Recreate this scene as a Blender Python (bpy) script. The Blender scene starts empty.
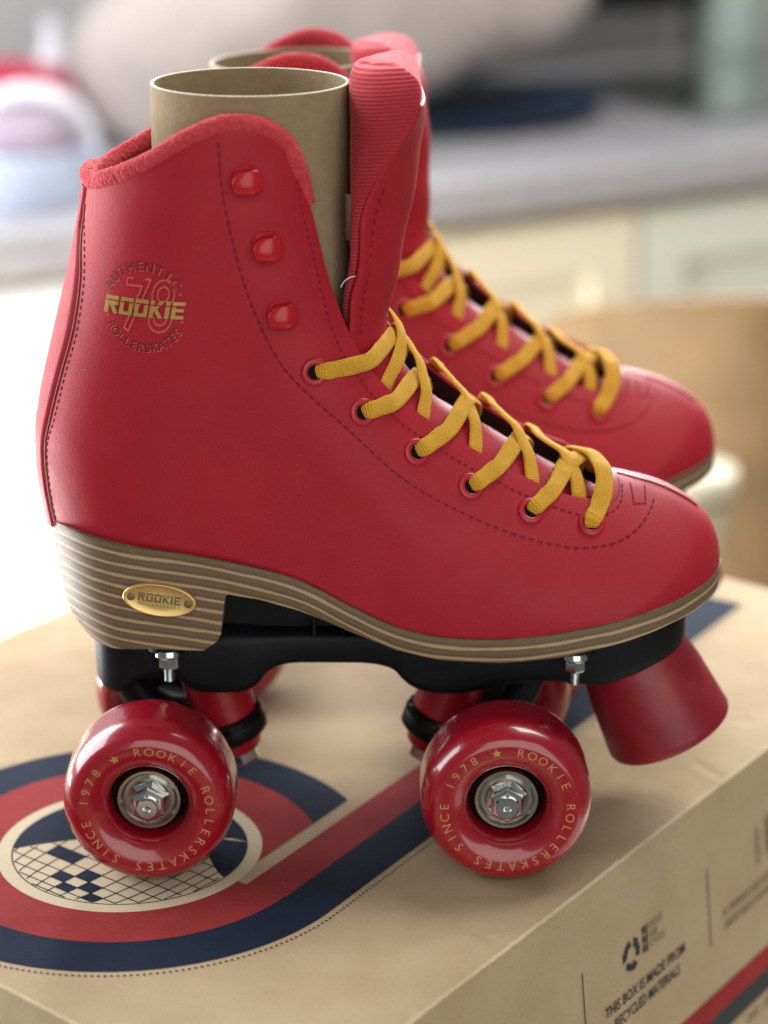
import bpy, bmesh, math, random
import numpy as np
from mathutils import Vector, Matrix
random.seed(7)
R = math.radians
MM = 0.001
SC = bpy.context.scene
COL = SC.collection

# ------------------------------------------------------------------ camera
cam_d = bpy.data.cameras.new('camera')
cam = bpy.data.objects.new('camera', cam_d); COL.objects.link(cam)
cam_d.sensor_fit = 'VERTICAL'; cam_d.sensor_height = 36.0
cam_d.lens = 2278.0/1024*36
cam.location = (0, -0.7464, 0.3693)
cam.rotation_euler = (R(90-19.0), 0, 0)
cam_d.clip_start = 0.05; cam_d.clip_end = 50
cam_d.dof.use_dof = True; cam_d.dof.focus_distance = 0.748; cam_d.dof.aperture_fstop = 5.6
SC.camera = cam

# ------------------------------------------------------------------ world and lamps
W_ = bpy.data.worlds.new('World'); SC.world = W_; W_.use_nodes = True
W_.node_tree.nodes['Background'].inputs[0].default_value = (0.95, 0.97, 1.0, 1)
W_.node_tree.nodes['Background'].inputs[1].default_value = 0.12
def area(name, loc, target, size, power, color, sy=None):
    d = bpy.data.lights.new(name, 'AREA'); d.energy = power; d.color = color
    d.shape = 'RECTANGLE'; d.size = size; d.size_y = sy or size
    o = bpy.data.objects.new(name, d); COL.objects.link(o); o.location = loc
    o.rotation_euler = (Vector(target)-Vector(loc)).to_track_quat('-Z', 'Y').to_euler()
    return o
area('window_light', (-1.5, 0.75, 0.75), (0, 0.05, 0.05), 1.9, 60, (0.93, 0.965, 1.0), 1.3)
bw = area('back_window_light', (0.15, 2.0, 0.85), (0.0, 0.0, 0.15), 1.5, 24, (0.97, 0.98, 1.0), 0.8); bw.data.spread = R(80)
area('room_light', (0.45, -1.9, 0.75), (0.0, 0, 0.08), 2.2, 27, (1.0, 0.95, 0.87))
area('window_side_light', (-1.15, 0.55, -0.48), (-0.45, 1.28, -0.35), 0.7, 60, (0.97, 0.985, 1.0))  # added lamp, kept below the worktop to brighten only the white door
area('counter_light', (0.7, 0.7, 1.6), (0.3, 1.7, -0.2), 1.0, 32, (1.0, 0.97, 0.93))
SC.view_settings.view_transform = 'Standard'; SC.view_settings.look = 'None'
SC.view_settings.exposure = 0.22; SC.view_settings.gamma = 1.0
SC.view_settings.use_curve_mapping = False
SC.cycles.use_denoising = True

# ------------------------------------------------------------------ materials
def mat(name, color, rough=0.5, metal=0.0, coat=0.0, bump=None, mottling=None, sheen=0.0, sss=0.0, coat_rough=0.05, spec=0.5, rvar=None, swell=None):
    m = bpy.data.materials.new(name); m.use_nodes = True
    nt = m.node_tree; b = nt.nodes['Principled BSDF']
    b.inputs['Base Color'].default_value = (*color, 1); b.inputs['Roughness'].default_value = rough
    b.inputs['Metallic'].default_value = metal; b.inputs['Coat Weight'].default_value = coat
    b.inputs['Coat Roughness'].default_value = coat_rough
    b.inputs['Specular IOR Level'].default_value = spec
    b.inputs['Sheen Weight'].default_value = sheen
    if sheen: b.inputs['Sheen Tint'].default_value = (min(1, color[0]*1.6+.2), color[1]*2+.2, color[2]*2+.2, 1); b.inputs['Sheen Roughness'].default_value = .4
    tc = nt.nodes.new('ShaderNodeTexCoord')
    if mottling:
        sc, c2 = mottling
        n = nt.nodes.new('ShaderNodeTexNoise'); n.inputs['Scale'].default_value = sc; n.inputs['Detail'].default_value = 6
        r = nt.nodes.new('ShaderNodeValToRGB'); r.color_ramp.elements[0].position = .35; r.color_ramp.elements[1].position = .68
        r.color_ramp.elements[0].color = (*color, 1); r.color_ramp.elements[1].color = (*c2, 1)
        nt.links.new(tc.outputs['Object'], n.inputs['Vector']); nt.links.new(n.outputs['Fac'], r.inputs['Fac'])
        nt.links.new(r.outputs['Color'], b.inputs['Base Color'])
    if rvar:
        n = nt.nodes.new('ShaderNodeTexNoise'); n.inputs['Scale'].default_value = rvar[0]; n.inputs['Detail'].default_value = 6
        r = nt.nodes.new('ShaderNodeMapRange'); r.inputs[1].default_value = .35; r.inputs[2].default_value = .7; r.inputs[3].default_value = rough; r.inputs[4].default_value = rough+rvar[1]
        nt.links.new(tc.outputs['Object'], n.inputs['Vector']); nt.links.new(n.outputs['Fac'], r.inputs[0]); nt.links.new(r.outputs[0], b.inputs['Roughness'])
    if bump:
        sc, dist = bump
        n = nt.nodes.new('ShaderNodeTexNoise'); n.inputs['Scale'].default_value = sc; n.inputs['Detail'].default_value = 3
        bp = nt.nodes.new('ShaderNodeBump'); bp.inputs['Distance'].default_value = dist; bp.inputs['Strength'].default_value = 1
        nt.links.new(tc.outputs['Object'], n.inputs['Vector']); nt.links.new(n.outputs['Fac'], bp.inputs['Height'])
        nt.links.new(bp.outputs['Normal'], b.inputs['Normal'])
        if swell:
            n2 = nt.nodes.new('ShaderNodeTexNoise'); n2.inputs['Scale'].default_value = swell[0]; n2.inputs['Detail'].default_value = 2
            b2 = nt.nodes.new('ShaderNodeBump'); b2.inputs['Distance'].default_value = swell[1]
            nt.links.new(tc.outputs['Object'], n2.inputs['Vector']); nt.links.new(n2.outputs['Fac'], b2.inputs['Height']); nt.links.new(b2.outputs['Normal'], bp.inputs['Normal'])
    return m
M = {}
M['leather'] = mat('red_leather', (0.35, 0.008, 0.020), .54, bump=(1300, .00008), mottling=(30, (0.38, 0.010, 0.024)), spec=.32, sheen=.05, rvar=(90, .1), swell=(28, .0007))
M['leather_dark'] = mat('red_leather_edge', (0.15, 0.004, 0.008), .6)
M['thread'] = mat('dark_red_thread', (0.17, 0.005, 0.011), .8)
M['emboss'] = mat('embossed_leather', (0.13, 0.003, 0.007), .5)  # dark crest lettering, and the painted shade of its relief
M['emboss_light'] = mat('embossed_outline', (0.60, 0.09, 0.075), .35)  # crest outline colour, and the painted light on its relief
M['gold_ink'] = mat('gold_foil', (0.62, 0.36, 0.12), .38, metal=.55)
M['wheel_ink'] = mat('wheel_print', (0.50, 0.25, 0.08), .4, coat=.4)
M['eyelet'] = mat('red_eyelet', (0.40, 0.012, 0.026), .35)
M['loose'] = mat('white_thread', (0.8, 0.78, 0.75), .8)
M['hook'] = mat('red_enamel', (0.45, 0.008, 0.018), .28, spec=.45)
M['lining'] = mat('dark_lining', (0.035, 0.006, 0.008), .9)
M['urethane'] = mat('red_urethane', (0.31, 0.004, 0.016), .24, coat=.75, coat_rough=.05, rvar=(160, .06))
M['rubber'] = mat('red_rubber', (0.20, 0.005, 0.012), .34, coat=.1, coat_rough=.3, bump=(500, .00005), rvar=(120, .2), mottling=(70, (0.26, 0.012, 0.02)))
M['cushion'] = mat('red_cushion', (0.27, 0.006, 0.010), .35)
M['plate'] = mat('black_nylon', (0.004, 0.005, 0.007), .5, bump=(600, .00006), spec=.18)
M['black'] = mat('black_hub', (0.004, 0.004, 0.005), .7, spec=.1)
M['steel'] = mat('zinc_steel', (0.66, 0.69, 0.68), .18, metal=1, bump=(500, .00002))
M['shield'] = mat('bearing_shield', (0.46, 0.455, 0.41), .24, metal=1)
M['black_metal'] = mat('black_metal_cup', (0.02, 0.02, 0.022), .18, metal=.8)
M['brass'] = mat('brass_plate', (0.70, 0.50, 0.20), .42, metal=.8, bump=(250, .00004))
M['brass_dark'] = mat('brass_engraving', (0.20, 0.13, 0.05), .5, metal=.3)
M['kraft_tube'] = mat('grey_board_tube', (0.265, 0.202, 0.12), .9, bump=(800, .00022), mottling=(260, (0.30, 0.232, 0.142)), spec=.15)
M['kraft_tube_cut'] = mat('board_tube_cut_edge', (0.50, 0.45, 0.34), .85, bump=(700, .00012))

def nodes_of(m): return m.node_tree.nodes, m.node_tree.links, m.node_tree.nodes['Principled BSDF']
def ribbed(name, color, c2, scale, dist, rough=.95, axis=2, direct='UV', noise=350):
    """towelling or knit: ribs plus a fuzzy noise"""
    m = mat(name, color, rough, sheen=.35)
    n, l, b = nodes_of(m); tc = n['Texture Coordinate']
    w = n.new('ShaderNodeTexWave'); w.inputs['Scale'].default_value = scale; w.inputs['Distortion'].default_value = .5
    w.inputs['Detail'].default_value = 2; w.inputs['Detail Scale'].default_value = 2
    w.bands_direction = 'Y' if direct == 'UV' else 'Z'
    l.new(tc.outputs[direct], w.inputs['Vector'])
    no = n.new('ShaderNodeTexNoise'); no.inputs['Scale'].default_value = noise; no.inputs['Detail'].default_value = 4
    l.new(tc.outputs['Object'], no.inputs['Vector'])
    r = n.new('ShaderNodeMix'); r.data_type = 'RGBA'
    r.inputs[6].default_value = (*c2, 1); r.inputs[7].default_value = (*color, 1)
    l.new(w.outputs['Fac'], r.inputs[0]); l.new(r.outputs[2], b.inputs['Base Color'])
    a = n.new('ShaderNodeMath'); a.operation = 'MULTIPLY_ADD'; a.inputs[1].default_value = .8
    l.new(no.outputs['Fac'], a.inputs[0]); l.new(w.outputs['Fac'], a.inputs[2])
    bp = n.new('ShaderNodeBump'); bp.inputs['Distance'].default_value = dist
    l.new(a.outputs[0], bp.inputs['Height']); l.new(bp.outputs['Normal'], b.inputs['Normal'])
    return m
M['knit'] = ribbed('knit_lining', (0.47, 0.030, 0.045), (0.34, 0.016, 0.026), 260, .0004)
def terry(name, color):
    m = mat(name, color, .95, sheen=.4)
    n, l, b = nodes_of(m); tc = n['Texture Coordinate']
    v = n.new('ShaderNodeTexVoronoi'); v.inputs['Scale'].default_value = 800
    no = n.new('ShaderNodeTexNoise'); no.inputs['Scale'].default_value = 650; no.inputs['Detail'].default_value = 5
    l.new(tc.outputs['Object'], v.inputs['Vector']); l.new(tc.outputs['Object'], no.inputs['Vector'])
    a = n.new('ShaderNodeMath'); a.operation = 'ADD'
    l.new(v.outputs['Distance'], a.inputs[0]); l.new(no.outputs['Fac'], a.inputs[1])
    bp = n.new('ShaderNodeBump'); bp.inputs['Distance'].default_value = .0005
    l.new(a.outputs[0], bp.inputs['Height']); l.new(bp.outputs['Normal'], b.inputs['Normal'])
    r = n.new('ShaderNodeValToRGB'); r.color_ramp.elements[0].position = .3; r.color_ramp.elements[1].position = .7
    r.color_ramp.elements[0].color = (color[0]*.7, color[1]*.6, color[2]*.6, 1); r.color_ramp.elements[1].color = (*color, 1)
    l.new(no.outputs['Fac'], r.inputs[0]); l.new(r.outputs[0], b.inputs['Base Color'])
    return m
M['terry'] = terry('red_towelling', (0.60, 0.055, 0.075))

# flat woven lace: two mirrored diagonals
def lace_mat():
    m = mat('mustard_lace', (0.66, 0.33, 0.035), .85, sheen=.2)
    n, l, b = nodes_of(m); tc = n['Texture Coordinate']
    sep = n.new('ShaderNodeSeparateXYZ'); l.new(tc.outputs['UV'], sep.inputs[0])
    def mth(op, a, c=None, d=None):
        q = n.new('ShaderNodeMath'); q.operation = op
        for i, v in enumerate((a, c, d)):
            if v is None: continue
            if isinstance(v, (int, float)): q.inputs[i].default_value = v
            else: l.new(v, q.inputs[i])
        return q.outputs[0]
    # u: mm across, v: mm along
    fold = mth('PINGPONG', sep.outputs[0], .62)
    ph = mth('MULTIPLY_ADD', sep.outputs[1], 7.5, mth('MULTIPLY', fold, 4.5))
    s1 = mth('SINE', ph)
    s2 = mth('SINE', mth('MULTIPLY', sep.outputs[0], 10.1))
    hgt = mth('MULTIPLY_ADD', s2, .6, s1)
    bp = n.new('ShaderNodeBump'); bp.inputs['Distance'].default_value = .00014
    l.new(hgt, bp.inputs['Height']); l.new(bp.outputs['Normal'], b.inputs['Normal'])
    r = n.new('ShaderNodeMix'); r.data_type = 'RGBA'
    r.inputs[6].default_value = (0.58, 0.26, 0.010, 1); r.inputs[7].default_value = (0.92, 0.51, 0.045, 1)
    l.new(mth('MULTIPLY_ADD', hgt, .3, .55), r.inputs[0]); r.clamp_factor = True
    l.new(r.outputs[2], b.inputs['Base Color'])
    return m
M['lace'] = lace_mat()

# layered sole: thin pale lines on brown, following UV.y = depth below the top edge in mm
def sole_mat():
    m = mat('layered_sole', (0.15, 0.10, 0.06), .6)
    n, l, b = nodes_of(m); tc = n['Texture Coordinate']
    sep = n.new('ShaderNodeSeparateXYZ'); l.new(tc.outputs['UV'], sep.inputs[0])
    no = n.new('ShaderNodeTexNoise'); no.inputs['Scale'].default_value = 1; no.inputs['Detail'].default_value = 4
    mp = n.new('ShaderNodeMapping'); mp.inputs['Scale'].default_value = (.05, .35, 1); l.new(tc.outputs['UV'], mp.inputs[0]); l.new(mp.outputs[0], no.inputs['Vector'])
    a = n.new('ShaderNodeMath'); a.operation = 'MULTIPLY_ADD'; a.inputs[1].default_value = 1.5
    l.new(no.outputs['Fac'], a.inputs[0]); l.new(sep.outputs[1], a.inputs[2])
    pp = n.new('ShaderNodeMath'); pp.operation = 'PINGPONG'; pp.inputs[1].default_value = 1.95; l.new(a.outputs[0], pp.inputs[0])
    r = n.new('ShaderNodeValToRGB'); e = r.color_ramp.elements
    mr = n.new('ShaderNodeMath'); mr.operation = 'DIVIDE'; mr.inputs[1].default_value = 1.95; l.new(pp.outputs[0], mr.inputs[0])
    e[0].position = 0; e[0].color = (0.46, 0.345, 0.21, 1); e[1].position = .40; e[1].color = (0.125, 0.078, 0.040, 1)
    x = e.new(.16); x.color = (0.38, 0.28, 0.17, 1); x = e.new(1.0); x.color = (0.165, 0.105, 0.055, 1)
    l.new(mr.outputs[0], r.inputs[0])
    n2 = n.new('ShaderNodeTexNoise'); n2.inputs['Scale'].default_value = 1; n2.inputs['Detail'].default_value = 3
    m2 = n.new('ShaderNodeMapping'); m2.inputs['Scale'].default_value = (.25, 5, 1); l.new(tc.outputs['UV'], m2.inputs[0]); l.new(m2.outputs[0], n2.inputs['Vector'])
    mx = n.new('ShaderNodeMix'); mx.data_type = 'RGBA'; mx.blend_type = 'MULTIPLY'; mx.inputs[0].default_value = .5
    l.new(r.outputs[0], mx.inputs[6]); l.new(n2.outputs['Fac'], mx.inputs[7])
    mu = n.new('ShaderNodeMix'); mu.data_type = 'RGBA'; mu.blend_type = 'MULTIPLY'; mu.inputs[0].default_value = 1
    mu.inputs[7].default_value = (1.25, 1.25, 1.25, 1); l.new(mx.outputs[2], mu.inputs[6]); l.new(mu.outputs[2], b.inputs['Base Color'])
    bp = n.new('ShaderNodeBump'); bp.inputs['Distance'].default_value = .00015; l.new(mr.outputs[0], bp.inputs['Height']); l.new(bp.outputs['Normal'], b.inputs['Normal'])
    return m
M['sole'] = sole_mat()

def cardboard(name, c1, c2, flute=True):
    m = mat(name, c1, .88, spec=.12)
    n, l, b = nodes_of(m); tc = n['Texture Coordinate']
    no = n.new('ShaderNodeTexNoise'); no.inputs['Scale'].default_value = 45; no.inputs['Detail'].default_value = 8
    fi = n.new('ShaderNodeTexNoise'); fi.inputs['Scale'].default_value = 900; fi.inputs['Detail'].default_value = 3
    l.new(tc.outputs['Object'], no.inputs['Vector']); l.new(tc.outputs['Object'], fi.inputs['Vector'])
    ad = n.new('ShaderNodeMath'); ad.operation = 'MULTIPLY_ADD'; ad.inputs[1].default_value = .55; l.new(fi.outputs['Fac'], ad.inputs[0]); l.new(no.outputs['Fac'], ad.inputs[2])
    r = n.new('ShaderNodeValToRGB'); r.color_ramp.elements[0].position = .5; r.color_ramp.elements[1].position = 1.0
    r.color_ramp.elements[0].color = (*c1, 1); r.color_ramp.elements[1].color = (*c2, 1)
    l.new(ad.outputs[0], r.inputs[0]); l.new(r.outputs[0], b.inputs['Base Color'])
    big = n.new('ShaderNodeTexNoise'); big.inputs['Scale'].default_value = 9; big.inputs['Detail'].default_value = 2
    l.new(tc.outputs['Object'], big.inputs['Vector'])
    h1 = n.new('ShaderNodeBump'); h1.inputs['Distance'].default_value = .0012; l.new(big.outputs['Fac'], h1.inputs['Height'])
    h2 = n.new('ShaderNodeBump'); h2.inputs['Distance'].default_value = .00012; l.new(ad.outputs[0], h2.inputs['Height'])
    mpf = n.new('ShaderNodeMapping'); mpf.inputs['Rotation'].default_value = (0, 0, -R(54.6)); l.new(tc.outputs['Object'], mpf.inputs[0])
    wv = n.new('ShaderNodeTexWave'); wv.bands_direction = 'X'; wv.inputs['Scale'].default_value = 48; wv.inputs['Distortion'].default_value = .6; l.new(mpf.outputs[0], wv.inputs['Vector'])
    h3 = n.new('ShaderNodeBump'); h3.inputs['Distance'].default_value = .00002; l.new(wv.outputs['Fac'], h3.inputs['Height'])
    l.new(h1.outputs['Normal'], h3.inputs['Normal'])
    l.new(h3.outputs['Normal'], h2.inputs['Normal']); l.new(h2.outputs['Normal'], b.inputs['Normal'])
    return m
M['card'] = cardboard('kraft_cardboard', (0.36, 0.268, 0.160), (0.43, 0.330, 0.210))
M['print_navy'] = cardboard('navy_print', (0.007, 0.012, 0.027), (0.012, 0.019, 0.04))
M['print_red'] = cardboard('red_print', (0.22, 0.020, 0.022), (0.29, 0.034, 0.034))
M['print_cream'] = cardboard('cream_print', (0.52, 0.43, 0.29), (0.58, 0.48, 0.34))
M['card_edge'] = cardboard('worn_board_edge', (0.46, 0.36, 0.23), (0.60, 0.49, 0.34))
M['print_ink'] = mat('black_print', (0.018, 0.018, 0.017), .8)
M['print_dark'] = mat('dark_green_print', (0.018, 0.023, 0.024), .8)
M['print_ink_grey'] = mat('faded_print', (0.22, 0.16, 0.10), .85)

# ------------------------------------------------------------------ mesh helpers (all coordinates in millimetres)
def mesh(name, verts, faces, m, parent=None, smooth=True, uvs=None, mats=None, fmat=None, angle=None):
    me = bpy.data.meshes.new(name)
    me.from_pydata([(v[0]*MM, v[1]*MM, v[2]*MM) for v in verts], [], faces)
    me.validate(); me.update()
    for x in (mats or [m]): me.materials.append(x)
    if fmat: me.polygons.foreach_set('material_index', fmat)
    if uvs is not None:
        ul = me.uv_layers.new(name='UVMap')
        for lp in me.loops: ul.data[lp.index].uv = uvs[lp.vertex_index]
    me.polygons.foreach_set('use_smooth', [smooth]*len(me.polygons))
    if angle is not None: me.set_sharp_from_angle(angle=R(angle))
    o = bpy.data.objects.new(name, me); COL.objects.link(o)
    if parent: o.parent = parent
    return o
class B:
    """collects verts and faces"""
    def __init__(s): s.v = []; s.f = []; s.m = []
    def add(s, v, f, mi=0):
        n = len(s.v); s.v += [tuple(p) for p in v]; s.f += [tuple(i+n for i in q) for q in f]; s.m += [mi]*len(f); return s
    def build(s, name, m, parent=None, smooth=True, angle=35, mats=None):
        return mesh(name, s.v, s.f, m, parent, smooth, mats=mats, fmat=s.m if mats else None, angle=angle)
def grid_faces(nu, nv, closeu=False, closev=False, flip=False):
    f = []
    for i in range(nu if closeu else nu-1):
        for j in range(nv if closev else nv-1):
            a = i*nv+j; b = ((i+1) % nu)*nv+j; c = ((i+1) % nu)*nv+(j+1) % nv; d = i*nv+(j+1) % nv
            f.append((a, d, c, b) if flip else (a, b, c, d))
    return f
def lathe(prof, origin, axis, seg=64, rot=0, cap=True):
    """prof: (radius, height along axis); closes ends when cap"""
    ax = Vector(axis).normalized(); t = Vector((0, 0, 1)) if abs(ax.z) < .9 else Vector((1, 0, 0))
    u = ax.cross(t).normalized(); w = ax.cross(u).normalized(); o = Vector(origin)
    v = []
    for k in range(seg):
        a = 2*math.pi*k/seg+rot
        for r, h in prof: v.append(o+ax*h+(u*math.cos(a)+w*math.sin(a))*r)
    n = len(prof); f = grid_faces(seg, n, closeu=True)
    if cap:
        f.append(tuple(k*n for k in range(seg))); f.append(tuple(k*n+n-1 for k in reversed(range(seg))))
    return v, f
def catmull(P, n):
    P = np.array(P, float); L = np.concatenate([[0], np.cumsum(np.linalg.norm(np.diff(P, axis=0), axis=1)**.6)])
    return hermite(L, P, np.linspace(0, L[-1], n))
def hermite(X, P, xs):
    X = np.array(X, float); P = np.array(P, float); xs = np.array(xs, float)
    T = np.zeros_like(P)
    for i in range(len(X)):
        if i == 0: T[i] = (P[1]-P[0])/(X[1]-X[0])
        elif i == len(X)-1: T[i] = (P[-1]-P[-2])/(X[-1]-X[-2])
        else:
            h0 = X[i]-X[i-1]; h1 = X[i+1]-X[i]
            T[i] = ((P[i]-P[i-1])/h0*h1+(P[i+1]-P[i])/h1*h0)/(h0+h1)
    k = np.clip(np.searchsorted(X, xs, 'right')-1, 0, len(X)-2); h = (X[k+1]-X[k]); t = (xs-X[k])/h
    h = h[:, None]; t = t[:, None]
    return (2*t**3-3*t**2+1)*P[k]+(t**3-2*t**2+t)*h*T[k]+(-2*t**3+3*t**2)*P[k+1]+(t**3-t**2)*h*T[k+1]
def tube(path, rad, seg=12, flat=1.0):
    """round tube along a path with radius per point"""
    P = [Vector(p) for p in path]; n = len(P); v = []
    if not hasattr(rad, '__len__'): rad = [rad]*n
    up = None
    for i in range(n):
        t = (P[min(i+1, n-1)]-P[max(i-1, 0)]).normalized()
        if up is None: up = t.cross(Vector((0, 1, 0))); up = up if up.length > .1 else t.cross(Vector((1, 0, 0)))
        up = (up-t*up.dot(t)).normalized(); s = t.cross(up)
        for k in range(seg):
            a = 2*math.pi*k/seg; v.append(P[i]+(up*math.cos(a)+s*math.sin(a)*flat)*rad[i])
    f = grid_faces(n, seg, closev=True)
    f.append(tuple(range(seg))); f.append(tuple((n-1)*seg+k for k in reversed(range(seg))))
    return v, f
_gl = {}
def glyphs(text, size=1.0, align='CENTER', shear=0.0, bold=0.0, res=3):
    """2-D outlines of lettering -> (verts2d, faces)"""
    key = (text, size, align, shear, bold)
    if key in _gl: return _gl[key]
    c = bpy.data.curves.new('t', 'FONT'); c.body = text; c.size = size; c.align_x = align; c.align_y = 'CENTER'
    c.shear = shear; c.offset = bold; c.resolution_u = res; c.fill_mode = 'FRONT'
    o = bpy.data.objects.new('t', c); COL.objects.link(o)
    dg = bpy.context.evaluated_depsgraph_get(); me = bpy.data.meshes.new_from_object(o.evaluated_get(dg))
    bm = bmesh.new(); bm.from_mesh(me); bmesh.ops.remove_doubles(bm, verts=bm.verts, dist=size*1e-4)
    bm.verts.index_update()
    v = [(p.co.x, p.co.y) for p in bm.verts]; f = [tuple(q.index for q in p.verts) for p in bm.faces]
    bd = [(e.verts[0].index, e.verts[1].index) for e in bm.edges if len(e.link_faces) == 1]
    bm.free(); bpy.data.objects.remove(o); bpy.data.curves.remove(c); bpy.data.meshes.remove(me)
    _gl[key] = (v, f, bd); return _gl[key]
def tag(o, label=None, cat=None, group=None, kind=None):
    if label: o['label'] = label
    if cat: o['category'] = cat
    if group: o['group'] = group
    if kind: o['kind'] = kind
    return o
def empty(name, loc=(0, 0, 0), parent=None):
    o = bpy.data.objects.new(name, None); COL.objects.link(o); o.location = [a*MM for a in loc]; o.empty_display_size = .02
    if parent: o.parent = parent
    return o
def copy_tree(o, parent=None):
    c = o.copy(); COL.objects.link(c)
    if parent: c.parent = parent
    for ch in list(o.children): copy_tree(ch, c)
    return c
def solidify(o, th, off=-1, mo=0):
    s = o.modifiers.new('thickness', 'SOLIDIFY'); s.thickness = th*MM; s.offset = off; s.material_offset = mo; s.material_offset_rim = 0
    return o

# ------------------------------------------------------------------ the room behind
def box_v(x0, x1, y0, y1, z0, z1):
    v = [(x, y, z) for x in (x0, x1) for y in (y0, y1) for z in (z0, z1)]
    return v, [(0, 1, 3, 2), (4, 6, 7, 5), (0, 4, 5, 1), (2, 3, 7, 6), (0, 2, 6, 4), (1, 5, 7, 3)]
def bevel(o, w, seg=3):
    b = o.modifiers.new('bevel', 'BEVEL'); b.width = w*MM; b.segments = seg; b.limit_method = 'ANGLE'; b.angle_limit = R(40)
    return o
FLOOR = -910
M['floor'] = mat('floor_boards', (0.30, 0.22, 0.14), .5, mottling=(3, (0.38, 0.28, 0.18)))
M['wallpaint'] = mat('pale_grey_wall', (0.42, 0.42, 0.42), .8, mottling=(3, (0.46, 0.46, 0.46)))
M['worktop'] = mat('grey_worktop', (0.33, 0.32, 0.34), .3, mottling=(60, (0.40, 0.385, 0.41)), spec=.5)
M['cream_door'] = mat('cream_door', (0.74, 0.68, 0.50), .5, mottling=(4, (0.78, 0.72, 0.55)))
M['cool_door'] = mat('pale_green_grey_door', (0.62, 0.64, 0.54), .5, mottling=(4, (0.66, 0.68, 0.58)))
M['white_door'] = mat('white_enamel', (0.86, 0.87, 0.86), .4)
M['table_white'] = mat('white_table', (0.80, 0.79, 0.76), .5)
M['rattan'] = mat('tan_wood', (0.135, 0.083, 0.037), .7, mottling=(14, (0.19, 0.12, 0.055)), spec=.2)
M['rattan_dark'] = mat('brown_wood', (0.18, 0.08, 0.03), .6, mottling=(10, (0.24, 0.11, 0.04)))
M['cushion_cream'] = mat('cream_cushion', (0.62, 0.58, 0.44), .9)
M['bag'] = mat('beige_cloth', (0.38, 0.33, 0.31), .9, mottling=(12, (0.46, 0.40, 0.375)))
M['navy_tray'] = mat('navy_enamel', (0.010, 0.028, 0.065), .4)
M['white_plastic'] = mat('white_plastic', (0.80, 0.80, 0.88), .35)
M['blue_plastic'] = mat('pale_blue_plastic', (0.58, 0.66, 0.82), .4)
M['lilac'] = mat('lilac_grey_cloth', (0.34, 0.28, 0.34), .9)
M['pink'] = mat('crimson_cloth', (0.42, 0.03, 0.07), .9)
M['green_glass'] = mat('green_bottle', (0.30, 0.37, 0.335), .4)

fl = mesh('floor', [(-3000, -1500, FLOOR), (4000, -1500, FLOOR), (4000, 5000, FLOOR), (-3000, 5000, FLOOR)], [(0, 1, 2, 3)], M['floor'], smooth=False); tag(fl, kind='structure')
# counter frame: origin on its front edge, a = along it, b = away from the camera
CA = Vector((0.853, 0.522, 0)); CB = Vector((-0.522, 0.853, 0)); CO = Vector((70, 1540, 0)); TOP = -60
def cpt(s, d, z): p = CO+CA*s+CB*d; return (p.x, p.y, z)
def cbox(s0, s1, d0, d1, z0, z1):
    v, f = box_v(s0, s1, d0, d1, z0, z1)
    return [cpt(*p) for p in v], f
unit = empty('kitchen_counter', (0, 0, 0))
tag(unit, 'grey worktop above cream cupboard doors, blurred behind the skates', 'kitchen counter')
def cpart(name, s0, s1, d0, d1, z0, z1, m, bv=4, parent=unit):
    v, f = cbox(s0, s1, d0, d1, z0, z1); o = mesh(name, v, f, m, parent, smooth=False); bevel(o, bv); return o
cpart('worktop', -1500, 1900, -25, 620, TOP-42, TOP, M['worktop'], 8)
cpart('carcass', -1500, 1900, 22, 600, FLOOR+100, TOP-43, M['cream_door'])
cpart('plinth', -1500, 1900, 60, 580, FLOOR, FLOOR+99, M['cream_door'])
def door(s0, s1, m, name='cupboard_door'):
    z0, z1 = FLOOR+110, TOP-58
    d = cpart(name, s0+3, s1-3, 0, 20, z0, z1, m, 3)
    if name == 'cupboard_door':
        b = B(); w = 62
        for q in ((s0+5, s1-5, z1-w, z1-2), (s0+5, s1-5, z0+2, z0+w), (s0+5, s0+w, z0+w, z1-w), (s1-w, s1-5, z0+w, z1-w)):
            b.add(*cbox(q[0], q[1], -7, -.5, q[2], q[3]))
        fr = b.build('door_frame', m, d, smooth=False)
        h = B().add(*lathe([(0, -22), (10, -20), (11, -12), (5, -6), (5, -0.6)], cpt(s1-35, 0, z1-120), -CB*-1, 20)).build('knob', M['steel'], d)
    return d
door(-1000, -620, M['cream_door']); door(-150, 235, M['cream_door'])
door(235, 640, M['cool_door']); door(640, 1040, M['cool_door'])
ap = door(-618, -152, M['white_door'], 'appliance_door')
ap2 = door(-1440, -1002, M['white_door'], 'appliance_door')
wl = mesh('back_wall', [cpt(-1600, 640, FLOOR), cpt(2400, 640, FLOOR), cpt(2400, 640, 1200), cpt(-1600, 640, 1200)], [(0, 1, 2, 3)], M['wallpaint'], smooth=False)
tag(wl, kind='structure')
sk = mesh('steel_sink', *[x for x in cbox(420, 900, 130, 480, TOP+1, TOP+9)], M['steel'], smooth=False); bevel(sk, 4)
tag(sk, 'shiny steel sink edge set in the grey worktop at the right', 'sink')

def blob(name, c, r, m, parent=None, p=2.4, n=28, noise=0):
    v = []; rs = np.random.RandomState(len(name))
    ph = rs.rand(6)*6
    for i in range(n+1):
        th = math.pi*i/n-math.pi/2
        for j in range(2*n):
            a = math.pi*j/n
            e = lambda q: math.copysign(abs(q)**(2/p), q)
            k = 1+noise*(math.sin(3*a+ph[0]+2*th)+math.sin(5*a+ph[1]-3*th)+.6*math.sin(9*a+7*th+ph[2]))
            v.append((c[0]+r[0]*e(math.cos(th))*e(math.cos(a))*k, c[1]+r[1]*e(math.cos(th))*e(math.sin(a))*k, c[2]+r[2]*e(math.sin(th))*k))
    f = grid_faces(n+1, 2*n, closev=True)
    return mesh(name, v, f, m, parent)
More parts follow.
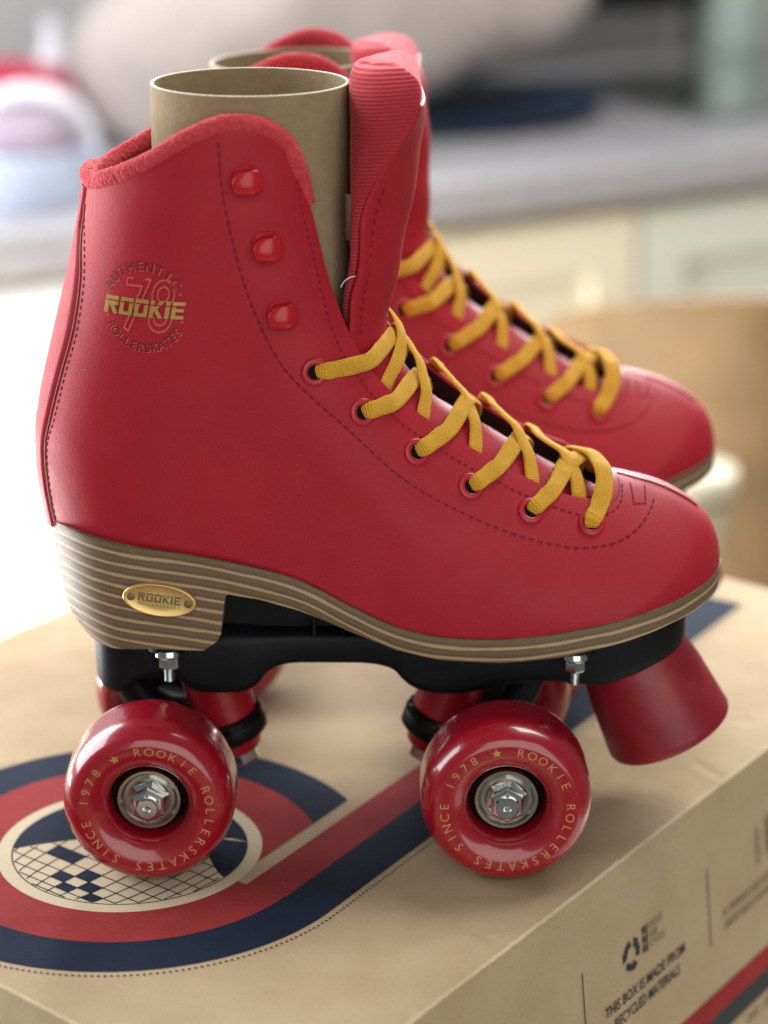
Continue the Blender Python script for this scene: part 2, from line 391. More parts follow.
# things on the worktop
bg = empty('cloth_bag', cpt(40, 330, TOP)); tag(bg, 'large slumped beige cloth bag on a navy tray, behind the skates', 'bag')
def rel(e, p): return tuple(np.array(p)-np.array(e.location)/MM)
bag1 = blob('bag_body', (0, 0, 0), (255, 145, 122), M['bag'], bg, 2.6, noise=.02); bag1.location = Vector(rel(bg, cpt(15, 340, TOP+118)))*MM; bag1.rotation_euler = (0, R(-13), R(31))
bag2 = blob('bag_side', (0, 0, 0), (150, 110, 92), M['bag'], bag1, 2.4, noise=.03); bag2.location = (.205, -.03, -.02)
ty = B().add(*lathe([(0, 0), (150, 0), (175, 14), (168, 15), (145, 4), (0, 4)], (0, 0, 0), (0, 0, 1), 48, cap=False)).build('oval_tray', M['navy_tray'])
ty.location = Vector(cpt(190, 300, TOP+1))*MM; ty.scale = (1.15, .85, 1.6); ty.rotation_euler = (0, 0, R(31)); tag(ty, 'dark navy oval tray beneath the beige cloth bag', 'tray')
bk = empty('laundry_basket', cpt(-412, 110, TOP)); bk.scale = (.5, .5, .5); tag(bk, 'small pale blue basket with a white arched handle on the worktop at far left', 'basket')
bo = B().add(*lathe([(0, 2), (105, 2), (128, 95), (136, 98), (136, 104), (122, 104), (100, 8), (0, 8)], (0, 0, 0), (0, 0, 1), 48, cap=False)).build('basket_body', M['blue_plastic'], bk)
arc = [(-118*math.cos(a), 0, 98+108*math.sin(a)) for a in np.linspace(0, math.pi, 30)]
hd = B().add(*tube(arc, 19, 12)).build('handle', M['white_plastic'], bk)
hd.rotation_euler = (0, 0, R(15))
l1 = blob('folded_cloth', tuple(np.array(cpt(-412, 110, TOP+56))), (46, 46, 34), M['lilac'], None, 2.6); tag(l1, 'lilac grey cloth heaped inside the small basket', 'cloth')
l2 = blob('crimson_cloth', cpt(-310, 400, TOP+46), (72, 60, 46), M['pink'], None, 2.3, noise=.02); tag(l2, 'crimson cloth heap behind the basket at far left', 'cloth')
def bottle(name, s, d, r, h, m, label, cat):
    e = B().add(*lathe([(0, 0), (r*.9, 0), (r, 6), (r, h*.62), (r*.4, h*.78), (r*.36, h*.9)], (0, 0, 0), (0, 0, 1), 32)).build(name, m)
    e.location = Vector(cpt(s, d, TOP))*MM; tag(e, label, cat)
    c = B().add(*lathe([(r*.44, h*.9), (r*.44, h-2), (r*.38, h), (0, h)], (0, 0, 0), (0, 0, 1), 24, cap=False)).build('cap', m, e)
    return e
bottle('soap_bottle', -215, 500, 22, 118, M['white_plastic'], 'short white bottle just right of the basket handle, left of the bag', 'bottle')  # this and the next two: white shapes added for blurred lights and reflections
bottle('pump_bottle', -120, 540, 20, 128, M['white_plastic'], 'white bottle at the left shoulder of the beige bag', 'bottle')
bottle('tall_bottle', -8, 575, 24, 330, M['white_plastic'], 'tall white bottle rising behind the beige bag', 'bottle')
bottle('green_bottle', 830, 570, 50, 300, M['green_glass'], 'green bottle at the back of the worktop, far right', 'bottle')
hb = mesh('black_appliance', *[x for x in cbox(300, 760, 540, 630, 14, 160)], M['black'], smooth=False); bevel(hb, 6)
tag(hb, 'black appliance fixed to the back wall, right of the bag', 'appliance')

# tub chair with a cushion, right of and behind the box
CH = Vector((312, 1085, 0))
ch = empty('tub_chair', (CH.x, CH.y, FLOOR)); tag(ch, 'round backed tan wooden chair standing behind the cardboard box', 'chair')
def arcband(r0, r1, z0, z1, a0, a1, n=60, dip=0.0, rot=0):
    v = []
    for i in range(n+1):
        t = i/n; a = R(a0+(a1-a0)*t); dz = -dip*(2*t-1)**2
        for r, z in ((r0, z0), (r0, z1+dz-8), (r0+4, z1+dz), (r1-4, z1+dz), (r1, z1+dz-8), (r1, z0)):
            v.append((r*math.cos(a), r*math.sin(a), z))
    f = grid_faces(n+1, 6, closev=True); f.append(tuple(range(5, -1, -1))); f.append(tuple(n*6+k for k in range(6)))
    return v, f
zf = -FLOOR
B().add(*arcband(168, 188, 560, zf-30, 175, 365, dip=80)).build('backrest', M['rattan'], ch)
B().add(*lathe([(0, 400), (175, 400), (183, 408), (183, 440), (175, 448), (0, 448)], (0, 0, 0), (0, 0, 1), 64, cap=False)).build('seat', M['rattan_dark'], ch)
for a in (45, 135, 225, 315):
    x, y = 140*math.cos(R(a)), 140*math.sin(R(a))
    B().add(*tube([(x*1.1, y*1.1, 0), (x, y, 330), (x, y, 399)], [14, 18, 18], 16)).build('leg', M['rattan_dark'], ch)
for a in (200, 340):
    x, y = 177*math.cos(R(a)), 177*math.sin(R(a)); B().add(*tube([(x, y, 430), (x, y, 562)], [9, 9], 14)).build('back_post', M['rattan_dark'], ch)
ps = empty('pedestal_stool', (212, 800, FLOOR)); tag(ps, 'small pale cream pedestal stool between the rear skate toe and the tan chair', 'stool')
B().add(*lathe([(0, 758), (30, 758), (40, 764), (42, 772), (40, 780), (0, 784)], (0, 0, 0), (0, 0, 1), 60, cap=False)).build('seat', M['cushion_cream'], ps)
B().add(*lathe([(0, 0), (95, 0), (95, 8), (40, 26), (18, 80), (14, 500), (20, 640), (28, 700), (38, 757), (0, 757)], (0, 0, 0), (0, 0, 1), 60, cap=False)).build('pedestal', M['cushion_cream'], ps)

# table under the box
tb = empty('side_table', (0, 100, FLOOR)); tag(tb, 'white table hidden beneath the cardboard box', 'table')
BH = 130
vv, ff = box_v(-330, 300, -330, 260, zf-BH-28, zf-BH)
o = mesh('tabletop', vv, ff, M['table_white'], tb, smooth=False); bevel(o, 4)
for x in (-290, 260):
    for y in (-290, 220):
        vv, ff = box_v(x-22, x+22, y-22, y+22, 0, zf-BH-29); o = mesh('leg', vv, ff, M['table_white'], tb, smooth=False)

# ------------------------------------------------------------------ cardboard box
bx = empty('cardboard_box', (0, 0, -BH)); tag(bx, 'kraft shoe box with a red and navy printed roundel, under both roller skates', 'box')
D1 = np.array([.579, .815]); 
def isect(p, d, q, e):
    A = np.array([[d[0], -e[0]], [d[1], -e[1]]]); t = np.linalg.solve(A, np.array(q)-np.array(p)); return np.array(p)+t[0]*np.array(d)
LR = ((35.6, -107.5), D1); LF = ((-119.3, -125.2), (.76, -.65)); LL = ((-164.7, 160.1), D1); LB = ((165, 227), (-.79, .613))
K = [isect(*LF, *LR), isect(*LR, *LB), isect(*LB, *LL), isect(*LL, *LF)]   # near, right, far, left
def outer(i):   # outward xy normals of side i (K[i] -> K[i+1])
    d = K[(i+1) % 4]-K[i]; d = d/np.linalg.norm(d); return np.array([d[1], -d[0]])
LEAN = math.tan(R(6))
def lean_pt(i, depth):
    n1, n2 = outer(i-1 if i else 3), outer(i); A = np.array([n1, n2]); off = np.linalg.solve(A, np.array([1., 1.])*depth*LEAN)
    return K[i]+off
def boxmesh():
    bm = bmesh.new()
    # top sheet subdivided with a gentle swell, sides down
    N = 150
    top = {}; rj = random.Random(11)
    CREASE = [(78, 9, 1.9, 16, .5), (90, 4, 1.2, 9, .7), (64, 3, 1.7, 8, .6), (104, 12, 2.1, 14, .4), (40, 5, 1.4, 10, .5), (84, 16, .3, 12, .35), (120, 8, 1.6, 12, .5)]
    def bil(u, v): return (1-u)*(1-v)*K[0]+u*(1-v)*K[1]+u*v*K[2]+(1-u)*v*K[3]
    for i in range(N+1):
        for j in range(N+1):
            p = bil(i/N, j/N)
            z = BH
            e_ = min(j, N-j)*318/N      # distance from the long edges, mm
            sw = .5+.5*math.sin(i*.11)*math.sin(i*.041+2)
            z -= (.9*sw+.25*rj.random())*math.exp(-(e_/5)**2)     # crushed, uneven fold
            if j/N < .17:      # creases and dents in the board, clear of the print
                for (ci, cj, ang, L_, dp) in CREASE:
                    di, dj = (i-ci)*453/N, (j-cj)*318/N; a_ = di*math.cos(ang)+dj*math.sin(ang); b_ = -di*math.sin(ang)+dj*math.cos(ang)
                    z -= dp*math.exp(-(b_/2.2)**2)*math.exp(-(a_/L_)**4)-.5*dp*math.exp(-((b_-4)/3)**2)*math.exp(-(a_/L_)**4)
            if j == 0: p = p-np.array([.815, -.579])*(.3*sw+.2*rj.random())
            top[i, j] = bm.verts.new((p[0]*MM, p[1]*MM, z*MM))
    for i in range(N):
        for j in range(N): bm.faces.new((top[i, j], top[i+1, j], top[i+1, j+1], top[i, j+1]))
    ring = [top[i, 0] for i in range(N)]+[top[N, j] for j in range(N)]+[top[i, N] for i in range(N, 0, -1)]+[top[0, j] for j in range(N, 0, -1)]
    low = []
    for k, v in enumerate(ring):
        side = k//N; t = (k % N)/N
        a, b = lean_pt(side, BH), lean_pt((side+1) % 4, BH); p = a*(1-t)+b*t
        low.append(bm.verts.new((p[0]*MM, p[1]*MM, 0)))
    for k in range(len(ring)):
        m_ = (k+1) % len(ring); bm.faces.new((ring[m_], ring[k], low[k], low[m_]))
    bm.faces.new(list(reversed(low)))
    bmesh.ops.recalc_face_normals(bm, faces=bm.faces)
    me = bpy.data.meshes.new('box_carton'); bm.to_mesh(me); bm.free(); me.materials.append(M['card']); me.materials.append(M['card_edge'])
    o = bpy.data.objects.new('box_carton', me); COL.objects.link(o); o.parent = bx
    b = o.modifiers.new('bevel', 'BEVEL'); b.width = .0008; b.segments = 3; b.material = 1; b.limit_method = 'ANGLE'; b.angle_limit = R(50)
    return o
boxmesh()
# printed roundel on the lid (flat ink sheet, a hair above the board)
EC = np.array([-88.5, -33.5]); EA = R(57.5); ED = np.array([math.cos(EA), math.sin(EA)]); EN = np.array([math.sin(EA), -math.cos(EA)])
def EP(s, o, z=.15): p = EC+ED*s+EN*o; return (p[0], p[1], BH+z)
pr = B()   # 0 navy 1 red 2 cream 3 ink
def ringsec(r0, r1, cut, mi, n=160, z=.15, m=6):
    v = []
    for i in range(n+1):
        for j in range(m+1):
            r = r0+(r1-r0)*j/m; a0 = math.acos(cut/r) if cut else 0
            a = a0+(2*math.pi-a0)*i/n; v.append(EP(r*math.sin(a), r*math.cos(a), z))
    pr.add(v, grid_faces(n+1, m+1), mi)
def band(o0, o1, s0, s1, mi, z=.15):
    pr.add([EP(s0, o0, z), EP(s0, o1, z), EP(s1, o1, z), EP(s1, o0, z)], [(0, 1, 2, 3)], mi)
ringsec(65.6, 84, 43.5, 0); ringsec(46, 65.6, 43.5, 1, z=.16)
band(66, 84, 0, 330, 0); band(50, 66, 0, 330, 1, .16)
ringsec(0.01, 41, None, 0, 96)
ringsec(41, 46, None, 2, 120, z=.155)
# small cream fill between the ring and the straight band is bare board; mirror ball inside the disc
GB = np.array([0.0, 0.0]); rs = random.Random(3)
def WP(x, y, z=.2): return (EC[0]+x, EC[1]+y, BH+z)
def inball(x, y): return x*x+y*y < 40.5**2 and y < 9+.12*x-.0035*(x+5)**2*1.2
# cream part of the ball
cv = []
nx = 90
for i in range(nx+1):
    x = -40.4+80.8*i/nx; lo = -math.sqrt(max(0, 40.5**2-x*x)); hi = min(9+.12*x-.0042*(x+5)**2, -lo); hi = max(hi, lo)
    if x > 24: hi = lo+(hi-lo)*max(0, (34-x)/10)
    for j in range(5): cv.append(WP(x, lo+(hi-lo)*j/4, .18))
pr.add(cv, grid_faces(nx+1, 5), 2)
def strokes(pts, w, mi, z=.24, close=False):
    p = np.array(pts, float); v = []
    for i in range(len(p)):
        t = p[min(i+1, len(p)-1)]-p[max(i-1, 0)]; t = t/(np.linalg.norm(t)+1e-9); nn = np.array([-t[1], t[0]])*w/2
        v += [WP(*(p[i]+nn), z), WP(*(p[i]-nn), z)]
    pr.add(v, grid_faces(len(p), 2), mi)
# lattice of the ball: two curved families
def ballmap(a, b):   # a, b in degrees on a sphere seen obliquely
    x = 42*math.sin(R(a))*math.cos(R(b)*.55); y = 42*math.sin(R(b))
    c, s = math.cos(R(-38)), math.sin(R(-38)); return (c*x-s*y, s*x+c*y)
def clipdraw(fn, ts, w):
    run = []
    for t in ts:
        q = fn(t)
        if inball(*q) and q[0] < 33: run.append(q)
        else:
            if len(run) > 2: strokes(run, w, 0)
            run = []
    if len(run) > 2: strokes(run, w, 0)
for a in range(-80, 81, 10): clipdraw(lambda t: ballmap(a, t), np.linspace(-85, 85, 80), .55)
for b_ in range(-80, 81, 10): clipdraw(lambda t: ballmap(t, b_), np.linspace(-85, 85, 80), .55)
for (a, b_) in ((-40, -10), (-30, -20), (-30, -30), (-20, -30), (-50, -30), (-10, -10), (-10, -50), (0, -60), (10, -50), (-40, 10), (0, -40), (-60, 0), (20, -60)):
    q = [ballmap(a, b_), ballmap(a+10, b_), ballmap(a+10, b_+10), ballmap(a, b_+10)]
    if all(inball(*x) for x in q): pr.add([WP(*x, .22) for x in q], [(0, 1, 2, 3)], 0)
# glint
gl_c = (35, 6)
pr.add([WP(gl_c[0]-5, gl_c[1]+1, .2), WP(gl_c[0], gl_c[1]-.5, .2), WP(gl_c[0]+6, gl_c[1]-2, .2), WP(gl_c[0], gl_c[1]+.6, .2)], [(0, 1, 2, 3)], 2)
# perforation dots round the outside
def dot(s, o, r=.42): pr.add([EP(s-r, o-r, .2), EP(s+r, o-r, .2), EP(s+r, o+r, .2), EP(s-r, o+r, .2)], [(0, 1, 2, 3)], 3)
for k in range(0, 330, 2): dot(k, 86.6)
for k in range(1, 150): 
    a = -k*R(1.35); dot(86.6*math.sin(a), 86.6*math.cos(a))
pr.build('lid_print', None, bx, smooth=False, mats=[M['print_navy'], M['print_red'], M['print_cream'], M['print_ink']])

# printing on the right-hand side of the box
d01 = (K[1]-K[0])/np.linalg.norm(K[1]-K[0]); n01 = outer(0); la = R(6)
def SP(s, t, off=.25):  # s along the edge from the point below x=35.6, t mm down the side
    p = np.array([35.6, -107.5])+d01*s+n01*(math.sin(la)*t+off); return (p[0], p[1], BH-math.cos(la)*t)
sp = B()
def srect(s0, s1, t0, t1, mi=0, shear=0): sp.add([SP(s0, t0), SP(s1, t0), SP(s1+shear, t1), SP(s0+shear, t1)], [(0, 3, 2, 1)], mi)
def stext(txt, s, t, size, mi=0, bold=0, rotated=0, align='LEFT', sx=1.0):
    v, f, _ = glyphs(txt, size, align, 0, bold); sp.add([SP(s+x*sx, t-y, .3) for x, y in v], f, mi)
SIDE = dict(line=[], )
SIDE_LINES = (-40.3, 49.7, 139.7, 229.7)
for s in SIDE_LINES: srect(s-.28, s+.28, 29, 60)
stext('THIS BOX IS MADE FROM', 62.7, 51.4, 5.6, sx=.91, bold=.09)
stext('RECYCLED MATERIALS', 68.4, 57.9, 5.6, sx=.83, bold=.09)
for k, (w1, w2) in enumerate((('RE', 'DUCE'), ('RE', 'USE'), ('RE', 'CYCLE'))):
    stext(w1, 90.2, 32.0+k*3.6, 3.8, bold=.14); stext(w2, 95.4, 32.0+k*3.6, 3.8, mi=1, sx=.95, bold=.05)
# recycling symbol: three chasing arrows
for k in range(3):
    a0 = R(90+120*k)
    c = (82.5, 37.3); r = 4.6
    cs = [(c[0]+r*math.cos(a0+R(120)*q), c[1]-r*math.sin(a0+R(120)*q)) for q in (.04, .32, .6)]
    w = 1.25; v = []
    for i, p in enumerate(cs):
        t = np.array(cs[min(i+1, 2)])-np.array(cs[max(i-1, 0)]); t = t/np.linalg.norm(t); nn = np.array([-t[1], t[0]])*w
        v += [SP(p[0]+nn[0], p[1]+nn[1], .3), SP(p[0]-nn[0], p[1]-nn[1], .3)]
    sp.add(v, [(0, 1, 3, 2), (2, 3, 5, 4)], 0)
    p = np.array(cs[2]); t = np.array(cs[2])-np.array(cs[1]); t = t/np.linalg.norm(t); nn = np.array([-t[1], t[0]])*2.2
    sp.add([SP(*(p+nn), .3), SP(*(p-nn), .3), SP(*(p+t*3), .3)], [(0, 1, 2)], 0)
# next panel: small tree-like mark and two lines of fine print too blurred to read
for k in range(5): srect(178.6+(k % 2)*.9, 181.0+(k % 2)*.9, 29+k*3, 31.2+k*3, 1, .8)
srect(187.5, 192, 27.5, 42, 1)
for (a, b_, t) in ((150.5, 154, 51.5), (156, 171, 51.5), (173, 181, 51.5), (183, 196, 51.5), (151.5, 163, 57), (165, 173, 57), (175.5, 190, 57)):
    x = a
    while x < b_-.6: srect(x, x+.75, t-1.5, t+1.5, 1, .15); srect(x, x+1.35, t-.3 if int(x*3) % 2 else t-1.5, t+.2 if int(x*3) % 2 else t-1.05, 1); x += 1.75
srect(-95, 330, 80, 89.1, 2); srect(-95, 330, 89.1, 98, 4)
for (a, b_, t) in ((166, 176, 103), (180, 196, 103)):
    x = a
    while x < b_: srect(x, x+1.4, t-2, t+2, 1); x += 2.6
sp.build('side_print', None, bx, smooth=False, mats=[M['print_ink'], M['print_ink_grey'], M['print_red'], M['print_navy'], M['print_dark']])

# ------------------------------------------------------------------ the boot: half width as a function of the side view
BACK = [(-114.8, 94.6), (-115.8, 110.5), (-117.9, 124.0), (-118.4, 134.8), (-118.0, 145), (-115.6, 158.0), (-112.3, 170.9), (-108.6, 184.8), (-105.4, 196.2), (-102.5, 208.0), (-100.0, 219.8), (-97.9, 231.5), (-96.3, 244.7), (-95, 262)]
FRONT = [(-13.0, 275), (-12.7, 257.7), (-11.8, 244.7), (-9.9, 226.5), (-7.0, 209.7), (-2.0, 192.7), (5.4, 177.9), (18.0, 160.8), (35.2, 147.0), (51.8, 136.6), (68.5, 129.8), (84.8, 126.1), (95.2, 123.2), (105.0, 117.9), (111.6, 112.0), (115.3, 105.0), (116.7, 97.5), (116.5, 89.0), (115.2, 79.6)]
BK = catmull(BACK, 160); FR = catmull(FRONT, 260)
def segdist(x, z):
    x = np.atleast_1d(x).ravel(); z = np.atleast_1d(z).ravel(); best = np.full(x.shape, 1e9)
    for Q in (BK, FR):
        A = Q[:-1]; D = Q[1:]-A; L = (D**2).sum(1)
        for c in range(0, len(x), 4000):
            xs = x[c:c+4000, None]; zs = z[c:c+4000, None]
            t = np.clip(((xs-A[:, 0])*D[:, 0]+(zs-A[:, 1])*D[:, 1])/L, 0, 1)
            d = np.hypot(xs-A[:, 0]-t*D[:, 0], zs-A[:, 1]-t*D[:, 1]).min(1)
            best[c:c+4000] = np.minimum(best[c:c+4000], d)
    return best
def sstep(a, b, x): t = np.clip((x-a)/(b-a), 0, 1); return t*t*(3-2*t)
def halfw(x, z, R_=42.):
    x = np.atleast_1d(np.array(x, float)); z = np.atleast_1d(np.array(z, float)); sh = x.shape
    foot = np.interp(x, [-122, -100, -75, -45, -20, 0, 25, 45, 60, 90, 121], [32, 33, 33, 33, 33.6, 35.4, 40, 43, 44, 43, 41])
    shaft = np.interp(z, [90, 130, 170, 225, 260], [33, 34, 35.5, 39, 40])
    w = foot+(shaft-foot)*sstep(85, 130, z)
    p = 2.0-.35*np.exp(-((x-30)/38)**2)
    t = np.clip(segdist(x, z).reshape(sh)/R_, 0, 1)
    return w*(1-(1-t)**p)**(1/p)
def surf(x, z, off=0.0, side=-1):
    """point on the outside of the boot (near side: side=-1) and its normal"""
    e = .4; h = halfw([x, x+e, x-e, x, x], [z, z, z, z+e, z-e])
    hx = (h[1]-h[2])/(2*e); hz = (h[3]-h[4])/(2*e)
    n = Vector((-hx, side, -hz)).normalized(); p = Vector((x, side*h[0], z))
    return p+n*off, n

sk0 = empty('roller_skate', (0, 0, 0))
tag(sk0, 'red high top roller skate nearest the camera, in sharp focus on the box', 'roller skate', 'pair of red roller skates')

# outline curves in the side view
Bc = [(0, (-115.8, 110.5)), (.05, (-109.9, 113.5)), (.11, (-96.9, 112.5)), (.17, (-84.7, 110.8)), (.24, (-68.0, 108.4)), (.32, (-48.1, 104.5)), (.40, (-28.1, 98.7)), (.47, (-11.4, 90.1)), (.54, (5.4, 82.8)), (.60, (22.1, 80.6)), (.66, (45.3, 81.8)), (.705, (64, 85.0)), (.73, (76, 87.4)), (.752, (82, 88.8)), (.80, (90, 90.5)), (.88, (99.5, 92.3)), (.94, (107.5, 93.9)), (1.0, (116.3, 95.4))]
Tc = [(0, (-98.2, 229.5)), (.015, (-96.1, 228.4)), (.05, (-86.6, 231.9)), (.11, (-73.4, 238.6)), (.17, (-60.3, 246.7)), (.215, (-49.3, 250.7)), (.255, (-38.0, 249.3)), (.285, (-31.1, 243.9)), (.31, (-26.8, 235)), (.335, (-23.6, 225.5)), (.36, (-21.2, 215.5)), (.395, (-18.1, 202.1)), (.425, (-14.3, 190.3)), (.45, (-10.5, 180.8)), (.475, (-5.6, 171.7)), (.51, (4.0, 160.5)), (.55, (16.0, 150.2)), (.60, (33.3, 138.4)), (.655, (52.7, 128.1)), (.70, (67.3, 123.3)), (.720, (74.0, 122.9)), (.738, (77.4, 124.4)), (.752, (78.4, 127.5))]
Bu = hermite([a for a, _ in Bc], [p for _, p in Bc], np.linspace(0, 1, 401))
i0 = int(np.argmin(np.hypot(FR[:, 0]-78.4, FR[:, 1]-127.5))); i1 = int(np.argmin(np.hypot(FR[:, 0]-116.6, FR[:, 1]-95.4)))
rid = FR[i0:i1+1]; rl = np.concatenate([[0], np.cumsum(np.hypot(*np.diff(rid, axis=0).T))]); rl /= rl[-1]
def Bf(u): return np.stack([np.interp(u, np.linspace(0, 1, 401), Bu[:, k]) for k in (0, 1)], -1)
_tu = np.linspace(0, .752, 400); Tu = hermite([a for a, _ in Tc], [p for _, p in Tc], _tu)
def Tf(u):
    u = np.atleast_1d(u); a = np.stack([np.interp(u, _tu, Tu[:, k]) for k in (0, 1)], -1)
    b = np.stack([np.interp((u-.752)/(1-.752), rl, rid[:, k]) for k in (0, 1)], -1)
    return np.where((u > .752)[:, None], b, a)
us = np.concatenate([.12*(np.linspace(0, 1, 34)**2)[:-1], np.linspace(.12, .735, 150)[:-1], np.linspace(.735, .77, 26)[:-1], np.linspace(.77, .97, 50)[:-1], 1-.03*(np.linspace(1, 0, 12)**1.3)])
NV = 84; vs = 1-(1-np.linspace(0, 1, NV))**1.9
bi0 = int(np.argmin(np.abs(BK[:, 1]-110.5))); bi1 = int(np.argmin(np.abs(BK[:, 1]-229.5))); bl = np.linspace(bi0, bi1, 200)
bx_ = np.interp(bl, np.arange(len(BK)), BK[:, 0]); bz_ = np.interp(bl, np.arange(len(BK)), BK[:, 1])
def UV(u, v):
    b, t = Bf(u), Tf(u); base = b[:, None, :]*(1-v)[None, :, None]+t[:, None, :]*v[None, :, None]
    bc = np.stack([np.interp(v, np.linspace(0, 1, 200), bx_), np.interp(v, np.linspace(0, 1, 200), bz_)], -1)
    l0 = Bf(np.array([0.]))[0][None]*(1-v)[:, None]+Tf(np.array([0.]))[0][None]*v[:, None]
    w = np.clip(1-u/.45, 0, 1)**2
    return base+w[:, None, None]*(bc-l0)[None]
G = UV(us, vs); NU = len(us)
Yh = halfw(G[..., 0], G[..., 1]); Yh[0, :] = 0
Yh[us > .7525, -1] = 0; Yh[-1, :] = 0
verts = []
# the far flap of the throat is pushed open by the laces and stands a little proud
for s in (-1, 1):
    for i in range(NU):
        bu = float(sstep(.40, .50, us[i])*(1-sstep(.675, .725, us[i])))
        for j in range(NV):
            x, z, y = G[i, j, 0], G[i, j, 1], s*Yh[i, j]
            if s == 1 and bu > 0:
                l_ = 8.6*bu*float(sstep(.60, 1.0, vs[j])); x += .42*l_; z += .9*l_; y -= .12*l_
            verts.append((x, y, z))
faces = grid_faces(NU, NV)+[tuple(k+NU*NV for k in f) for f in grid_faces(NU, NV, flip=True)]
def merged(name, verts, faces, m, parent, dist=.02, mats=None, smooth=True):
    bm = bmesh.new(); vv = [bm.verts.new((a*MM, b*MM, c*MM)) for a, b, c in verts]
    for f in faces:
        try: bm.faces.new([vv[k] for k in f])
        except ValueError: pass
    bmesh.ops.remove_doubles(bm, verts=bm.verts, dist=dist*MM)
    bmesh.ops.dissolve_degenerate(bm, edges=bm.edges, dist=1e-6)
    bmesh.ops.recalc_face_normals(bm, faces=bm.faces)
    me = bpy.data.meshes.new(name); bm.to_mesh(me); bm.free()
    for x in (mats or [m]): me.materials.append(x)
    me.polygons.foreach_set('use_smooth', [smooth]*len(me.polygons))
    o = bpy.data.objects.new(name, me); COL.objects.link(o); o.parent = parent; return o
upper = merged('boot_upper', verts, faces, None, sk0, mats=[M['leather'], M['lining']])
# make sure the outside faces out
me = upper.data; c = me.polygons[len(me.polygons)//4]
ctr = Vector((0, 0, .12)); cnt = sum(1 for p in me.polygons if p.center.y*p.normal.y > 0)
if cnt < len(me.polygons)/2: me.flip_normals()
solidify(upper, 2.0, -1, 1)

# back stay: a strip wrapped round the heel, its edge the dark seam
SEAM = [(-99.6, 229.0), (-99.6, 222.5), (-99.4, 210.5), (-99.7, 198.9), (-102.6, 182.2), (-107.3, 167.1), (-111.8, 151.6), (-114.2, 141.4), (-113.9, 126.3), (-112.2, 112.5)]
SM = catmull(SEAM, 60)
def seam_x(z): return float(np.interp(-z, -SM[:, 1], SM[:, 0]))
def back_x(z): return float(np.interp(z, BK[:, 1], BK[:, 0]))
seamx = [(-80, 2)]
v = []; zs_ = np.linspace(111.5, 228.0, 90); SW = 17; 
def section(z, x_to, n):
    xb = back_x(z); d = (x_to-xb)*(np.linspace(0, 1, n)**2.2); x = xb+d
    y = halfw(x, np.full_like(x, z)); y[0] = 0
    return x, y
rowsw = []
for z in zs_:
    xt = max(seam_x(z), back_x(z)+1.8); x, y = section(z, xt, SW)
    pts = [(x[k], -y[k]) for k in range(SW-1, 0, -1)]+[(x[0], 0)]+[(x[k], y[k]) for k in range(1, SW)]
    P2 = np.array(pts); T2 = np.gradient(P2, axis=0); T2 /= np.linalg.norm(T2, axis=1)[:, None]
    nn = np.stack([-T2[:, 1], T2[:, 0]], -1)
    nn[nn[:, 0] > .0] *= 1
    n2 = []
    for k in range(len(P2)):
        q = nn[k]; ref = np.array([-1, np.sign(P2[k, 1])*.6]); q = q if q@ref > 0 else -q; n2.append(q)
    for k in range(len(P2)):
        e = 0.95 if 0 < k < len(P2)-1 else -.3
        v.append((P2[k, 0]+n2[k][0]*e, P2[k, 1]+n2[k][1]*e, z))
mesh('back_stay', v, grid_faces(len(zs_), 2*SW-1), M['leather'], upper)
# dark gap line and stitches beside the seam, both sides
def path_on(pts, n, off, side=-1, dense=True):
    P = catmull(pts, n) if dense else np.array(pts)
    out = []
    for x, z in P: 
        p, nr = surf(x, z, off, side); out.append((p, nr))
    return out
b = B()
for s in (-1, 1):
    pp = path_on([(max(a+.55, back_x(z)+2.2), z) for a, z in SEAM[1:]], 70, .05, s); b.add(*tube([p for p, _ in pp], .42, 6))
b.build('seam_line', M['leather_dark'], upper)
def stitches(dst, pts, pitch=3.0, duty=.62, rad=.33, off=.12, side=-1, seg=6):
    P = catmull(pts, 400); Q = []
    for x, z in P: p, _ = surf(x, z, off, side); Q.append(p)
    L = [0]
    for i in range(1, len(Q)): L.append(L[-1]+(Q[i]-Q[i-1]).length)
    Qa = np.array([tuple(q) for q in Q]); L = np.array(L); s = 0
    while s < L[-1]-pitch*duty:
        t = np.linspace(s, s+pitch*duty, 4); pt = np.stack([np.interp(t, L, Qa[:, k]) for k in range(3)], -1)
        dst.add(*tube(pt, [rad*.6, rad, rad, rad*.6], seg)); s += pitch
STA = [(-51.6, 247.5), (-50.7, 232.4), (-45.7, 206.4), (-40.4, 189.7), (-33.6, 175.3), (-27.3, 167.4), (-11.2, 151.5), (5.3, 135.4), (22.0, 124.5), (38.7, 116.7), (55.4, 111.8), (67.2, 110.3), (79.1, 111.8), (86.2, 115.3), (90.9, 119.9), (92.3, 122.3)]
STB = [(-27.5, 234.0), (-25.8, 222.7), (-23.1, 211.0), (-20.1, 197), (-16.6, 184.1), (-12.6, 175.1), (-6.6, 166), (2.0, 155.4), (14.4, 145.2), (32.0, 133.6), (51.6, 123.8), (66.6, 119.0), (74.6, 118.6), (80.0, 121.4), (81.4, 126.0)]
gr = B()
